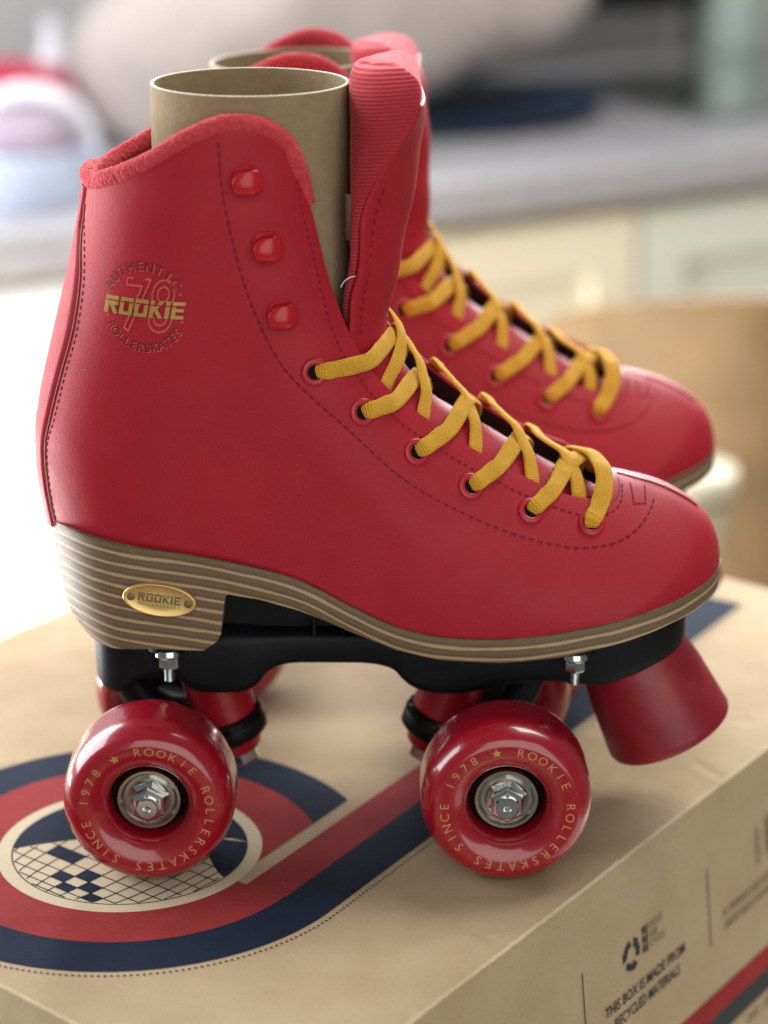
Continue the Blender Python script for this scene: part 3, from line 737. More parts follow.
for s in (-1, 1):
    st = B()
    stitches(st, STA, 3.1, .6, .34, side=s); stitches(st, STB, 2.6, .6, .27, side=s)
    gr.add(*tube([p for p, _ in path_on(STA, 160, -.13, s)], .19, 5))
    hs_ = B(); stitches(hs_, [(a+1.9 if z > 150 else a+1.2, z) for a, z in SEAM[1:]], 2.4, .6, .2, side=s, off=.1)
    # bar tack box and toe seam
    bt = B(); hs = B()
    for q in ([(84.2, 125.3), (84.6, 120.8)], [(84.6, 120.8), (88.6, 120.6)], [(88.6, 120.6), (89.2, 124.4)]):
        stitches(bt, [q[0], ((q[0][0]+q[1][0])/2, (q[0][1]+q[1][1])/2), q[1]], 1.5, .7, .25, side=s)
    st.build('stitching', M['thread'], upper); bt.build('bar_tack', M['thread'], upper); hs_.build('heel_stitching', M['thread'], upper)
    gr.add(*tube([p for p, _ in path_on([(74.5, 121.6), (78.8, 122.6), (80.3, 125.5), (80.2, 126.6)], 24, -.05, s)], .3, 6))
# centre seam across the toe
cs = [(x, -6.5*math.sin((x-79)/31*2.4)*.35-1.2, float(np.interp(x, FR[i0-30:, 0], FR[i0-30:, 1]))+.02) for x in np.linspace(80, 108, 40)]
gr.add(*tube(cs, .3, 6))
gr.build('seams', M['leather_dark'], upper)

# eyelets, a black disc painting the dark of each lace hole; speed hooks
EY = [(-22.4, 171.7), (-6.9, 157.2), (10.9, 142.4), (29.1, 129.9), (49.3, 121.1), (69.6, 116.6)]
HK = [(-42.6, 235.4), (-36.8, 213.9), (-32.4, 191.6)]
for s in (-1, 1):
    for x, z in EY:
        p, n = surf(x, z, 0, s); bb = B()
        bb.add(*lathe([(2.5, -.3), (2.4, .35), (2.8, .75), (3.6, .9), (4.3, .7), (4.7, .25), (4.75, -.6)], p, n, 40, cap=False), 0)
        bb.add(*lathe([(0, .12), (2.6, .12)], p, n, 24, cap=False), 1)
        bb.build('eyelet', None, sk0, mats=[M['eyelet'], M['black']], angle=60)
    for x, z in HK:
        p, n = surf(x, z, 0, s); up = Vector((-.12, 0, 1)); up = (up-n*up.dot(n)).normalized(); sd = up.cross(n)
        if sd.x < 0: sd = -sd
        bb = B(); bb.add(*lathe([(0, 1.0), (4.2, 1.0), (4.9, .5), (5.0, -.5)], p-sd*.6, n, 32, cap=False))
        prof = [(.4, -2.6), (1.6, -3.9), (3.4, -4.3), (4.9, -3.4), (5.5, -1.6), (5.4, .6), (4.9, 2.6), (4.6, 3.6)]   # (out, up)
        pr_ = catmull(prof, 22); v = []
        W8 = 13
        for i, (o_, u_) in enumerate(pr_):
            t = (u_+4.3)/8
            for k in range(W8):
                q = -1+2*k/(W8-1)
                tt = min(1, max(0, t)); left = -1.6-3.9*math.sqrt(max(0, 1-abs(2*tt-1)**2.3))*(1-.35*max(0, tt-.7)/.3); right = 1.6+3.0*math.sqrt(max(0, 1-abs(2*tt-1)**3))-.5*math.sin(math.pi*tt)
                xx = left+(right-left)*(q+1)/2
                v.append(p+n*(o_-1.7*q*q)+up*u_+sd*(xx-.3))
        hk = bb.build('speed_hook', M['hook'], sk0)
        fl_ = mesh('hook_flap', v, grid_faces(len(pr_), W8), M['hook'], hk); solidify(fl_, .9, 0)
        e = fl_.modifiers.new('sub', 'SUBSURF'); e.levels = 1; e.render_levels = 1

# padded collar roll, near and far, round the top edge
Ct = [(u, p) for u, p in Tc if u <= .335]
CP = catmull([p for _, p in Ct], 90)
pth = []
for s in (-1, 1):
    seq = []
    for k, (x, z) in enumerate(CP):
        hh = float(halfw([x], [z])[0]) if k else 0
        f = k/89
        lift = 1.9 if f < .75 else 1.9*(1-(f-.75)/.25)+.2
        inn = 2.4 if f < .8 else 1.6
        seq.append((x+(.9 if f < .1 else 0), s*max(0, hh-inn), z+lift))
    pth.append(seq)
full = pth[0][::-1]+pth[1][1:]
full = catmull(full[::3], 220)
rads = [3.1*(1 if 12 < k < 207 else .55+.45*min(k, 219-k)/12)*(1+.012*math.sin(k*.9)+.012*math.sin(k*2.3)) for k in range(220)]
fd = catmull(full, 900); rd = np.interp(np.linspace(0, 1, 900), np.linspace(0, 1, 220), rads)
cv_, cf_ = tube(fd, rd, 34, 1.0)
_rs = np.random.RandomState(5); nz_ = _rs.rand(900, 34); nz_ = (nz_+np.roll(nz_, 1, 0)+np.roll(nz_, 1, 1))/3
for i in range(900):
    c_ = Vector(fd[i])
    for k in range(34): q_ = i*34+k; cv_[q_] = c_+(cv_[q_]-c_)*(1+.13*(nz_[i, k]-.5))
col = mesh('padded_collar', cv_, cf_, M['terry'], sk0)
# inner padding below the roll
v = []; 
for k, p in enumerate(full[::2]):
    x, y, z = p; 
    for d, i_ in ((1, .2), (-8, 1.6), (-22, .6), (-45, .2)):
        l = math.hypot(x+56, y); 
        f = 1-(1.2+i_)/l if l > 5 else 1
        v.append((-56+(x+56)*f, y*f, z+d))
pad = mesh('collar_lining', v, grid_faces(len(full[::2]), 4), M['terry'], col)

# ------------------------------------------------------------------ tongue
# rows: centre x,z ; normal ; half width ; curl back at the edges
TG = [((74.5, 124.0), (.25, .97), 6, 1.5), ((66, 128.4), (.32, .95), 12, 5), ((55.3, 134.1), (.42, .9), 17, 9), ((36.2, 145.5), (.55, .83), 20, 12), ((18.0, 156.9), (.66, .75), 21, 12.5), ((6.4, 170.0), (.84, .54), 22, 12.5), ((2.2, 180.7), (.97, .2), 23, 12.8), ((3.2, 190.5), (1, 0), 24, 13.5), ((6.0, 203.0), (1, 0), 26, 14.2), ((9.3, 221.5), (1, -.05), 28, 15.5), ((12.2, 238.1), (1, -.05), 29.5, 11.5), ((13.4, 249.6), (1, 0), 30, 4.5), ((13.2, 257.0), (1, .05), 30, 1.2)]
rows = catmull([(*c_, *n_, w, cc) for c_, n_, w, cc in TG], 110)
v = []; uv = []; NT = 41
for i, (cx, cz, nx, nz, w, cc) in enumerate(rows):
    l = math.hypot(nx, nz); nx /= l; nz /= l; low = float(sstep(.45, .15, np.array(i/109)))
    dn = 2.6 if i < 50 else 2.6*max(0, 1-(i-50)/12)
    for k in range(NT):
        t = -1+2*k/(NT-1); d = dn+cc*t*t+.35*math.sin(i*.35+t*3)*max(0, 1-low)
        v.append((cx-nx*d, w*t, cz-nz*d)); uv.append((t*w, i))
tg = mesh('tongue', v, grid_faces(110, NT, flip=True), None, sk0, uvs=uv, mats=[M['leather'], M['leather']])
if tg.data.polygons[NT*60].normal.x < 0: tg.data.flip_normals()
solidify(tg, 1.5, -1, 0)
# thick knitted pad inside the tongue
PR = [((1.4, 182), (-1.0, 182), 19, 12.5), ((2.0, 192), (-2.5, 192), 22, 13.3), ((4.6, 203), (-3.0, 203), 24.5, 14.0), ((8.0, 221.5), (-6.0, 221.5), 27, 14.5), ((11.0, 238.1), (-9.6, 236), 29, 10.5), ((12.2, 249.6), (-10.8, 248), 30.2, 4.2), ((12.4, 258.3), (-11.4, 258.5), 29.8, 1.0), ((11.0, 263.8), (-11.0, 262.0), 27, 0), ((7.0, 267.2), (-9.6, 265.2), 22, 0), ((2.3, 268.8), (-5.6, 267.6), 12, 0)]
rw = catmull([(*a, *b_, w, cc) for a, b_, w, cc in PR], 120); v = []; uv = []; NS = 30
def padpt(i, t, back):
    ax, az, bxx, bz, w, cc = rw[i]
    q = (1-abs(t)**3.6)**.5 if back else 0
    rp = .25*math.sin(i*1.9)*q*0
    return (ax+(bxx-ax)*q-cc*t*t*(1-.25*q)-(2.2 if back else 0)*(1-q)+rp, w*t, az+(bz-az)*q+1.6*q*math.cos(t*3)*.5)
for i in range(120):
    for k in range(NS): v.append(padpt(i, -1+2*k/(NS-1), False)); uv.append((v[-1][1]*MM, (v[-1][2]-.1*v[-1][0])*MM))
    for k in range(NS): v.append(padpt(i, 1-2*k/(NS-1), True)); uv.append((v[-1][1]*MM, (v[-1][2]-.1*v[-1][0])*MM))
f = grid_faces(120, 2*NS, closev=True); f.append(tuple(range(2*NS))); f.append(tuple(119*2*NS+k for k in reversed(range(2*NS))))
pd = mesh('tongue_pad', v, f, M['knit'], tg, uvs=uv)
# stitched binding down the tongue edge
for s in (-1, 1):
    sb = B()
    for off, rr in ((.955, .0), (.88, .3)):
        q = []
        for i in range(58, 92):
            cx, cz, nx, nz, w, cc = rows[i]; q.append((cx-(cc*off*off)+.25, s*w*off-s*0, cz))
        if rr:
            L = 0
            for k in range(0, len(q)-2, 2): sb.add(*tube([q[k], q[k+1]], .25, 6))
    sb.build('tongue_stitching', M['thread'], tg)
th_ = catmull([(-9.4, -24.6, 201.5), (-11.2, -25.6, 201.2), (-13.0, -24.8, 199.6), (-14.0, -24.2, 197.8)], 24)
B().add(*tube(th_, .2, 6)).build('loose_thread', M['loose'], tg)
lb = empty('x'); bpy.data.objects.remove(lb)
fl2 = B().add([(-12.5, -22, 228), (-12.5, -22, 213), (-9.2, -25.5, 213), (-9.2, -25.5, 228)], [(0, 1, 2, 3)]).build('woven_label', M['print_ink_grey'], tg, smooth=False); solidify(fl2, .3, 0)

# ------------------------------------------------------------------ laces
def nrm_at(x, y, z):
    a = np.interp(x, [-12, -4, 4, 12, 30, 50, 68, 80], [85, 68, 50, 44, 36, 27, 15, 8]); N = Vector((math.sin(R(a)), 0, math.cos(R(a))))
    t = max(-.98, min(.98, y/31.)); return (N*math.sqrt(1-t*t)+Vector((0, t, 0))).normalized()
def ribbon(dst, uvl, pts, w=6.9, th=1.5, n=46, tuck=0, lift=.9):
    P = catmull(pts, n); m = 14; vv = []
    L = 0
    for i in range(n):
        t = Vector(P[min(i+1, n-1)]-P[max(i-1, 0)]).normalized(); N = nrm_at(*P[i]); sdir = t.cross(N).normalized(); N2 = sdir.cross(t).normalized()
        if i: L += float(np.linalg.norm(P[i]-P[i-1]))
        ww = w*(1-.38*max(0, 1-i/6.) if tuck in (1, 3) else 1)*(1+.04*math.sin(i*.5)); 
        for k in range(m):
            a = 2*math.pi*k/m; c, s = math.cos(a), math.sin(a)
            xx = ww/2*math.copysign(abs(c)**.45, c); zz = th/2*math.copysign(abs(s)**.7, s)
            zz += .35*(1-(xx/(w/2))**2)+.15*math.sin(L*.6)
            vv.append(Vector(P[i])+sdir*xx+N2*(zz+lift)); uvl.append((xx, L))
    f = grid_faces(n, m, closev=True); f.append(tuple(range(m))); f.append(tuple((n-1)*m+k for k in reversed(range(m))))
    dst.add(vv, f)
def eye(i, s): p, n = surf(*EY[i], 0, s); return p, n
LC = B(); LU = []
Ast = [[(-20.2, -31.2, 171.9), (-11.2, -22.6, 171.7), (-4.0, -12.0, 172.8), (3.2, 0.0, 175.5)],
       [(-3.9, -27.1, 157.8), (3.7, -15.5, 158.8), (11.5, 0.0, 161.5)],
       [(15.3, -22.7, 143.3), (22.2, -12.5, 147.4), (28.6, 0.0, 153.0)],
       [(32.1, -21.6, 131.1), (39.3, -12.5, 134.8), (46.6, 0.0, 139.4)],
       [(51.7, -22.1, 122.0), (57.1, -12.5, 126.0), (64.0, 0.0, 131.0)]]
FEx = [(-2, 13, 172), (10, 12, 160), (28, 13, 149), (46, 13, 134.5), (64, 12, 127)]
for i, A in enumerate(Ast):
    p, n = eye(i, -1); q = A[-1]
    end = (q[0]+2.0, 6.0, q[2]-2.6)
    ed = A[-2]; on = []
    for f in (.22, .45, .68, .9):
        x_, z_ = EY[i][0]+(ed[0]-EY[i][0])*f, EY[i][1]+(ed[2]-EY[i][1])*f
        w_, _ = surf(x_, z_, .75, -1); on.append(tuple(w_))
    ribbon(LC, LU, [tuple(p-n*1.6)]+on+[tuple(Vector(q)+nrm_at(*q)*.1)]+[end, (end[0]+.5, 14, end[2]-5.5), (end[0]-1, 17, end[2]-11)], tuck=1, lift=.4, n=64, w=5.9, th=1.3)
Bst = [[(-5, 13, 179.5), (-.3, 8.0, 183.2), (4.6, 2.0, 178.1), (5.0, -6.0, 171.2), (1.2, -13.5, 164.0), (-2.0, -17.5, 158.0), (-5, -20, 152)],
       [(-1.5, 14, 174), (4.4, 9.0, 175.0), (10.9, 0.0, 167.0), (13.6, -8.5, 157.6), (12.6, -13.0, 151.0), (10, -17, 144)],
       [(12, 15, 160), (18.2, 9.0, 162.9), (26.9, 0.0, 154.3), (30.3, -8.0, 146.0), (30.4, -12.5, 139.6), (28, -16, 132)],
       [(29.5, 15, 147), (35.6, 9.0, 150.4), (44.4, 0.0, 142.9), (48.8, -8.0, 134.6), (49.8, -12.5, 128.6), (49, -16, 121)],
       [(45.5, 15, 135), (51.6, 9.0, 139.5), (61.6, 0.0, 133.2), (65.0, -8.0, 127.6), (66.0, -12.5, 122.4), (65, -16, 115)]]
FE = [None, 0, 1, 2, 3]
for i, A in enumerate(Bst):
    A = [tuple(a) for a in A]
    if i: 
        pass
    b1 = A[1]; A = [(b1[0]-2.5, 24, b1[2]-12), (b1[0]-1.6, 20.5, b1[2]-6.5), (b1[0]-.3, 16, b1[2]-2.2), (b1[0]+.6, 12, b1[2]-1.6), (b1[0]+2.4, 7.0, b1[2]-3.0)]+A[2:]
    ribbon(LC, LU, A, lift=.7, n=64, w=5.3, th=1.3, tuck=1)
p, n = eye(5, -1); p2, n2 = eye(5, 1)
ribbon(LC, LU, [tuple(p-n*1.5), tuple(p+n*.4+Vector((.3, .8, 1))), (71.6, -20.6, 119.4), (74.6, -12.0, 127.0), (72.6, -2.0, 131.6), (68.4, 5.0, 132.2), (65, 12, 129.5), (64, 17, 124)], tuck=1, lift=1.1, n=60, w=6.3)
ribbon(LC, LU, [tuple(p2-n2*1.5), tuple(p2+n2*.4+Vector((.3, -.8, 1))), (70.6, 20.6, 119.4), (71.4, 12.0, 127.0), (68.5, 4.0, 131.4), (63, -4, 131), (60, -8, 128.5)], tuck=1, lift=.5, n=50)
mesh('lace', LC.v, LC.f, M['lace'], sk0, uvs=LU)

# ------------------------------------------------------------------ crest on the ankle
CX, CZ, CRX, CRZ = -76.7, 193.6, 13.6, 14.6
def on_boot(x, z, off): p, n = surf(x, z, off, -1); return tuple(p)
def stamp(dst, v, f, cx, cz, rot=0, sc=1, off=.12, mi=0):
    c, s = math.cos(rot), math.sin(rot); P = []
    for x, y in v:
        x, y = x*sc, y*sc; P.append(on_boot(cx+(c*x-s*y), cz+(s*x+c*y)*1.04, off))
    dst.add(P, f, mi)
cr = B()
def ring_text(txt, a0, a1, r, size, inward, mi=0, off=.14):
    for k, ch_ in enumerate(txt):
        if ch_ == ' ': continue
        a = R(a0+(a1-a0)*k/max(1, len(txt)-1)); v, f, _ = glyphs(ch_, size, bold=.05)
        rot = a-math.pi/2 if not inward else a+math.pi/2
        stamp(cr, v, f, CX+r*math.cos(a), CZ+r*1.04*math.sin(a), rot, 1, off, mi)
CX += .34; CZ -= .36  # shifted pale copy paints lit edges onto the flat lettering
ring_text('AUTHENTIC', 152, 38, 12.9, 4.1, False, 1, .10); ring_text('ROLLERSKATES', 209, 325, 12.9, 3.7, True, 1, .10)
CX -= .34; CZ += .36
ring_text('AUTHENTIC', 152, 38, 12.9, 4.1, False, 0, .16); ring_text('ROLLERSKATES', 209, 325, 12.9, 3.7, True, 0, .16)
for a in (22, -20, 167, 196):
    v = [(.42*math.cos(k), .42*math.sin(k)) for k in np.linspace(0, 2*math.pi, 9)[:-1]]; stamp(cr, v, [tuple(range(8))], CX+12.8*math.cos(R(a)), CZ+12.8*math.sin(R(a)), 0, 1, .14, 1)
# outlined 78
v, f, bd = glyphs('78', 25, shear=.22, bold=.0)
def outline(dst, v, bd, cx, cz, sx, w, off, mi, clip=None):
    for a, b_ in bd:
        p, q = np.array(v[a]), np.array(v[b_]); t = q-p; l = np.linalg.norm(t)
        if l < 1e-6: continue
        nn = np.array([-t[1], t[0]])/l*w/2; e = t/l*w*.3
        P = [(cx+z[0]*sx, cz+z[1]) for z in (p+nn-e, p-nn-e, q-nn+e, q+nn+e)]
        if clip and all(clip(z_) for _, z_ in P): continue
        dst.add([on_boot(x, z_, off) for x, z_ in P], [(0, 1, 2, 3)], mi)
outline(cr, v, bd, CX+.25, CZ-.6, .70, .5, .10, 0, clip=lambda z: abs(z-(CZ-.2)) < 3.2)  # shifted dark copy paints relief shade beside the outline
outline(cr, v, bd, CX, CZ-.3, .70, .7, .15, 1, clip=lambda z: abs(z-(CZ-.2)) < 3.2)
crest = cr.build('embossed_crest', None, upper, smooth=False, mats=[M['emboss'], M['emboss_light']])
# word mark across it: seven blocky letters cut by a thin line
BL = {'R': [[(0, 0), (0, 5), (4, 5), (4, 2.4), (2.9, 2.4), (4.2, 0), (2.9, 0), (1.7, 2.2), (1.2, 2.2), (1.2, 0)]],
      'O': [[(0, 0), (0, 5), (4, 5), (4, 0), (2.8, 0), (2.8, 4), (1.2, 4), (1.2, 0)], [(1.2, 0), (1.2, 1), (2.8, 1), (2.8, 0)]],
      'K': [[(0, 0), (0, 5), (1.2, 5), (1.2, 3.1), (2.8, 5), (4.2, 5), (2.2, 2.6), (4.2, 0), (2.8, 0), (1.2, 2.1), (1.2, 0)]],
      'I': [[(0, 0), (0, 5), (1.3, 5), (1.3, 0)]],
      'E': [[(0, 0), (0, 5), (3.8, 5), (3.8, 4), (1.2, 4), (1.2, 3), (3.6, 3), (3.6, 2.1), (1.2, 2.1), (1.2, 1), (3.8, 1), (3.8, 0)]]}
def block_word(word, width, height, shear=.18, cutline=True):
    x = 0; polys = []
    for ch_ in word:
        for pl in BL[ch_]: polys.append([(x+a, b_) for a, b_ in pl])
        x += (1.3 if ch_ == 'I' else 4)+.65
    tot = x-.65; out_v, out_f = [], []
    bm = bmesh.new()
    for pl in polys:
        bm.faces.new([bm.verts.new((a/tot*width-width/2+(b_-2.5)/5*height*shear, (b_-2.5)/5*height, 0)) for a, b_ in pl])
    bmesh.ops.triangulate(bm, faces=bm.faces)
    if cutline:
        for yy in (.20*height, .27*height):
            bmesh.ops.bisect_plane(bm, geom=bm.verts[:]+bm.edges[:]+bm.faces[:], plane_co=(0, yy, 0), plane_no=(0, 1, 0))
        dl = [f for f in bm.faces if .20*height < f.calc_center_median().y < .27*height]; bmesh.ops.delete(bm, geom=dl, context='FACES')
    bm.verts.index_update()
    out_v = [(p.co.x, p.co.y) for p in bm.verts]; out_f = [tuple(q.index for q in p.verts) for p in bm.faces]; bm.free()
    return out_v, out_f
wm = B(); v, f = block_word('ROOKIE', 26.0, 5.5)
stamp(wm, v, f, CX+.2, CZ-.1, R(-1.5), 1, .42)
wmk = wm.build('gold_wordmark', M['gold_ink'], upper, smooth=False, angle=None) if False else mesh('gold_wordmark', wm.v, wm.f, M['gold_ink'], upper, smooth=False)
solidify(wmk, .35, -1)

# ------------------------------------------------------------------ layered sole
# near-side stations: x, z top, z bottom, half width ; heel block then thin forefoot
ST = [(-116.6, 111.4, 108.6, 0, -108.0, 72), (-116.0, 111.6, 0, 6, 0, 0)]
def zt(x): return float(np.interp(x, Bu[:, 0], Bu[:, 1]))
SB = [(-53.0, 94.3), (-52.0, 94.8), (-41.8, 93.1), (-28.3, 89.1), (-11.5, 82.0), (3.7, 76.1), (18.8, 73.5), (38.8, 73.7), (58.7, 76.5), (78.7, 81.2), (95.9, 85.6), (109.7, 88.2), (118.0, 89.6)]
def zb(x):
    if x < -61.0: return float(np.interp(x, [-120, -93.7, -79.5, -61], [74.0, 74.2, 74.8, 74.2]))
    if x < -53.0: return float(np.interp(x, [-61, -56.4, -55, -53.6, -53.0], [74.2, 77.6, 80.4, 92, 94.5]))
    return float(np.interp(x, [p[0] for p in SB], [p[1] for p in SB]))
def plan(x, z, grow):   # sole half width
    return float(halfw([x], [z])[0])
xs = list(-115.15+1.5*np.linspace(0, 1, 9)**2)+list(np.linspace(-113.6, -95, 22)[1:])+list(np.linspace(-94, -61.5, 22))+[-61, -59.5, -58, -57, -56.4, -56, -55.5, -55, -54.4, -53.8, -53.4, -53.05, -52.9, -52.0]+list(np.linspace(-50, 100, 76))+list(np.linspace(101, 114.5, 18)[0:])+list(116.85-2.2*np.linspace(1, 0, 14)**2)
NLV = 8; v = []; uv = []
for x in xs:
    t, b_ = zt(min(max(x, -115.8), 116.3))+1.0, zb(x)
    for side in (-1, 1):
        rng = range(NLV) if side == -1 else range(NLV-1, -1, -1)
        for k in rng:
            f = k/(NLV-1); z = t+(b_-t)*f
            # plan shape of the sole: rounded heel, widest at the ball, rounded toe; heel block tapers in towards the bottom
            fb = (t-z)
            heel_in = (.15*max(0, fb-2)+2.6*max(0, (fb-27)/10)**2)*(1 if x < -50 else 0)
            x0 = -115.2; x1 = 116.9
            w = float(np.interp(x, [-122, -100, -75, -45, -20, 0, 25, 45, 60, 90, 121], [34.2, 34.6, 34.6, 34.2, 34.6, 36.6, 41.1, 44.0, 45.0, 44.0, 42]))
            q = 1.0
            if x < x0+34: q = math.sqrt(max(0, 1-(1-(x-x0)/34)**2))
            if x > x1-46: q = (max(0, 1-((x-(x1-46))/46)**2.15))**.5
            xx = x
            if x < -90: xx = x+heel_in*(1-(x+115.2)/25.2)*.95
            ed = .5*math.sin(math.pi*f) if t-b_ < 12 else 0.25*math.sin(math.pi*f)
            y = (w-heel_in*.18+ed)*q
            v.append((xx, side*y, z)); uv.append((x, fb*(1 if x < -50 else 1)))
f = grid_faces(len(xs), 2*NLV, closev=True, flip=True)
so = mesh('layered_sole', v, f, M['sole'], sk0, uvs=uv, angle=50)
# oval maker's plate with two rivets
bd_ = empty('q'); bpy.data.objects.remove(bd_)
PC = Vector((-75.0, -36.0, 93.6)); PN = Vector((-.02, -1, .0)).normalized(); PU = Vector((.0, .1, 1)); PU = (PU-PN*PU.dot(PN)).normalized(); PS = PU.cross(PN); PS = -PS if PS.x < 0 else PS
ra = R(-8); PS, PU = PS*math.cos(ra)+PU*math.sin(ra), PU*math.cos(ra)-PS*math.sin(ra)
def pl_pt(x, y, o): 
    bend = -.0016*x*x
    return PC+PS*x+PU*y+PN*(o+bend)
v = []; rg = [(1.0, -.9), (1.0, .5), (.97, .75), (.93, .8), (.90, .62), (.5, .62), (0.001, .62)]
for k in range(64):
    a = 2*math.pi*k/64
    for s_, o_ in rg: v.append(pl_pt(12.4*s_*math.cos(a), 5.7*s_*math.sin(a), o_))
pb = mesh('brass_badge', v, grid_faces(64, len(rg), closeu=True), M['brass'], so)
eb = B(); v, f = block_word('ROOKIE', 14.5, 2.9, 0); eb.add([pl_pt(x, y+.6, .68) for x, y in v], f)
for k, ch_ in enumerate('ROLLERSKATES'):
    v, f, _ = glyphs(ch_, 1.5); eb.add([pl_pt(x-6.6+k*1.2, y-1.9, .68) for x, y in v], f)
mesh('badge_lettering', eb.v, eb.f, M['brass_dark'], pb, smooth=False)
for s_ in (-1, 1):
    B().add(*lathe([(0, 1.0), (.5, 1.0), (1.1, .85), (1.45, .5)], pl_pt(s_*9.6, 0, .1), PN, 20, cap=False)).build('rivet', M['brass_dark'], pb)

# ------------------------------------------------------------------ black plate
PLT = [(-101.5, 76, 60, 0), (-101, 76, 57, 8), (-99.5, 76.2, 54, 14), (-96.4, 76.4, 51.9, 18), (-90.9, 76.5, 51.6, 21), (-87.5, 76.5, 54.1, 22), (-85.6, 76.5, 57.1, 22.5), (-78, 76.5, 57.6, 23), (-70.4, 76.5, 57.1, 23), (-67.8, 76.5, 54.1, 23), (-62, 76.5, 52.4, 23), (-55, 76.5, 52.2, 23), (-48.1, 76.3, 52.9, 23), (-43.5, 76, 55.6, 22.5), (-40.7, 75.6, 59.5, 22), (-35.8, 75.5, 62.5, 21.5), (-18.6, 75.5, 63.3, 21), (-2.1, 75.5, 62.7, 21.5), (3.4, 75.5, 60.8, 22), (6.6, 75.5, 57.1, 22.5), (10.7, 75, 54.1, 23), (19.4, 74.4, 52.2, 23.5), (29.7, 74.6, 52.9, 24), (40.1, 75, 55.6, 24), (55.6, 77, 57.1, 24), (66, 79.5, 56.0, 24), (76, 82, 55.5, 24), (84, 84, 58, 23), (92, 86, 61, 21), (98, 87.2, 63.6, 18), (102.5, 88, 65.6, 13), (105.0, 88.4, 67.5, 7.5), (106.0, 88.6, 69, 0.5)]
pr2 = catmull(PLT, 170); v = []; NK = 24
for x, t, b_, w in pr2:
    w = max(w, .2); cz = (t+b_)/2; hz = (t-b_)/2
    for k in range(NK):
        a = 2*math.pi*(k+.5)/NK; c, s_ = math.cos(a), math.sin(a)
        v.append((x, w*math.copysign(abs(c)**.28, c), cz+hz*math.copysign(abs(s_)**.28, s_)))
f = grid_faces(len(pr2), NK, closev=True); f.append(tuple(range(NK))); f.append(tuple((len(pr2)-1)*NK+k for k in reversed(range(NK))))
pla = mesh('chassis_plate', v, f, M['plate'], sk0, angle=60)
rb = B()
# upright web filling the gap in front of the heel, with small ribs
def prism_y(poly, y0, y1):
    n = len(poly); v = [(x, y0, z) for x, z in poly]+[(x, y1, z) for x, z in poly]
    return v, [tuple(range(n)), tuple(n+k for k in reversed(range(n)))]+[(k, k+n, (k+1) % n+n, (k+1) % n) for k in range(n)]
rb.add(*prism_y([(-60, 74), (-60, 92), (-50, 93.5), (-41.8, 92.0), (-28.3, 88.0), (-11.5, 81.5), (2, 75), (2, 73)], -14, 14))
rb.add(*prism_y([(-24.4, 75), (-24.4, 84), (-23.4, 84), (-23.4, 75)], -22, 22))
r_ = rb.build('plate_web', M['plate'], pla, smooth=False); 
# mounting bolts with nuts under the sole edge
for x, z, y in ((-73.4, 72.6, -27.5), (65.0, 72.2, -29.5), (-73.4, 72.6, 27.5), (65.0, 72.2, 29.5)):
    nb = B(); nb.add(*lathe([(0, 3.2), (4.2, 3.0), (4.7, 1.6), (4.7, .9), (3.9, .2)], (x, y, z-3), (0, 0, 1), 24, cap=False))
    nb.add(*lathe([(3.6, .4), (3.7, 0), (3.7, -3.2), (3.3, -3.8), (0, -3.8)], (x, y, z-3), (0, 0, 1), 6, cap=False))
    zz = z-6; pf = []
    for k in range(11): pf += [(2.1, -k*.55), (1.75, -k*.55-.27)]
    nb.add(*lathe([(0, .5)]+pf+[(0, -6.1)], (x, y, zz), (0, 0, 1), 16, cap=False))
    nb.build('mounting_bolt', M['steel'], sk0, angle=25)
    tb_ = B().add(*lathe([(0, 12), (8.0, 12), (7.6, 0), (0, 0)], (x, y*.86, z-1), (0, 0, 1), 24, cap=False)); o = tb_.build('bolt_boss', M['plate'], pla)

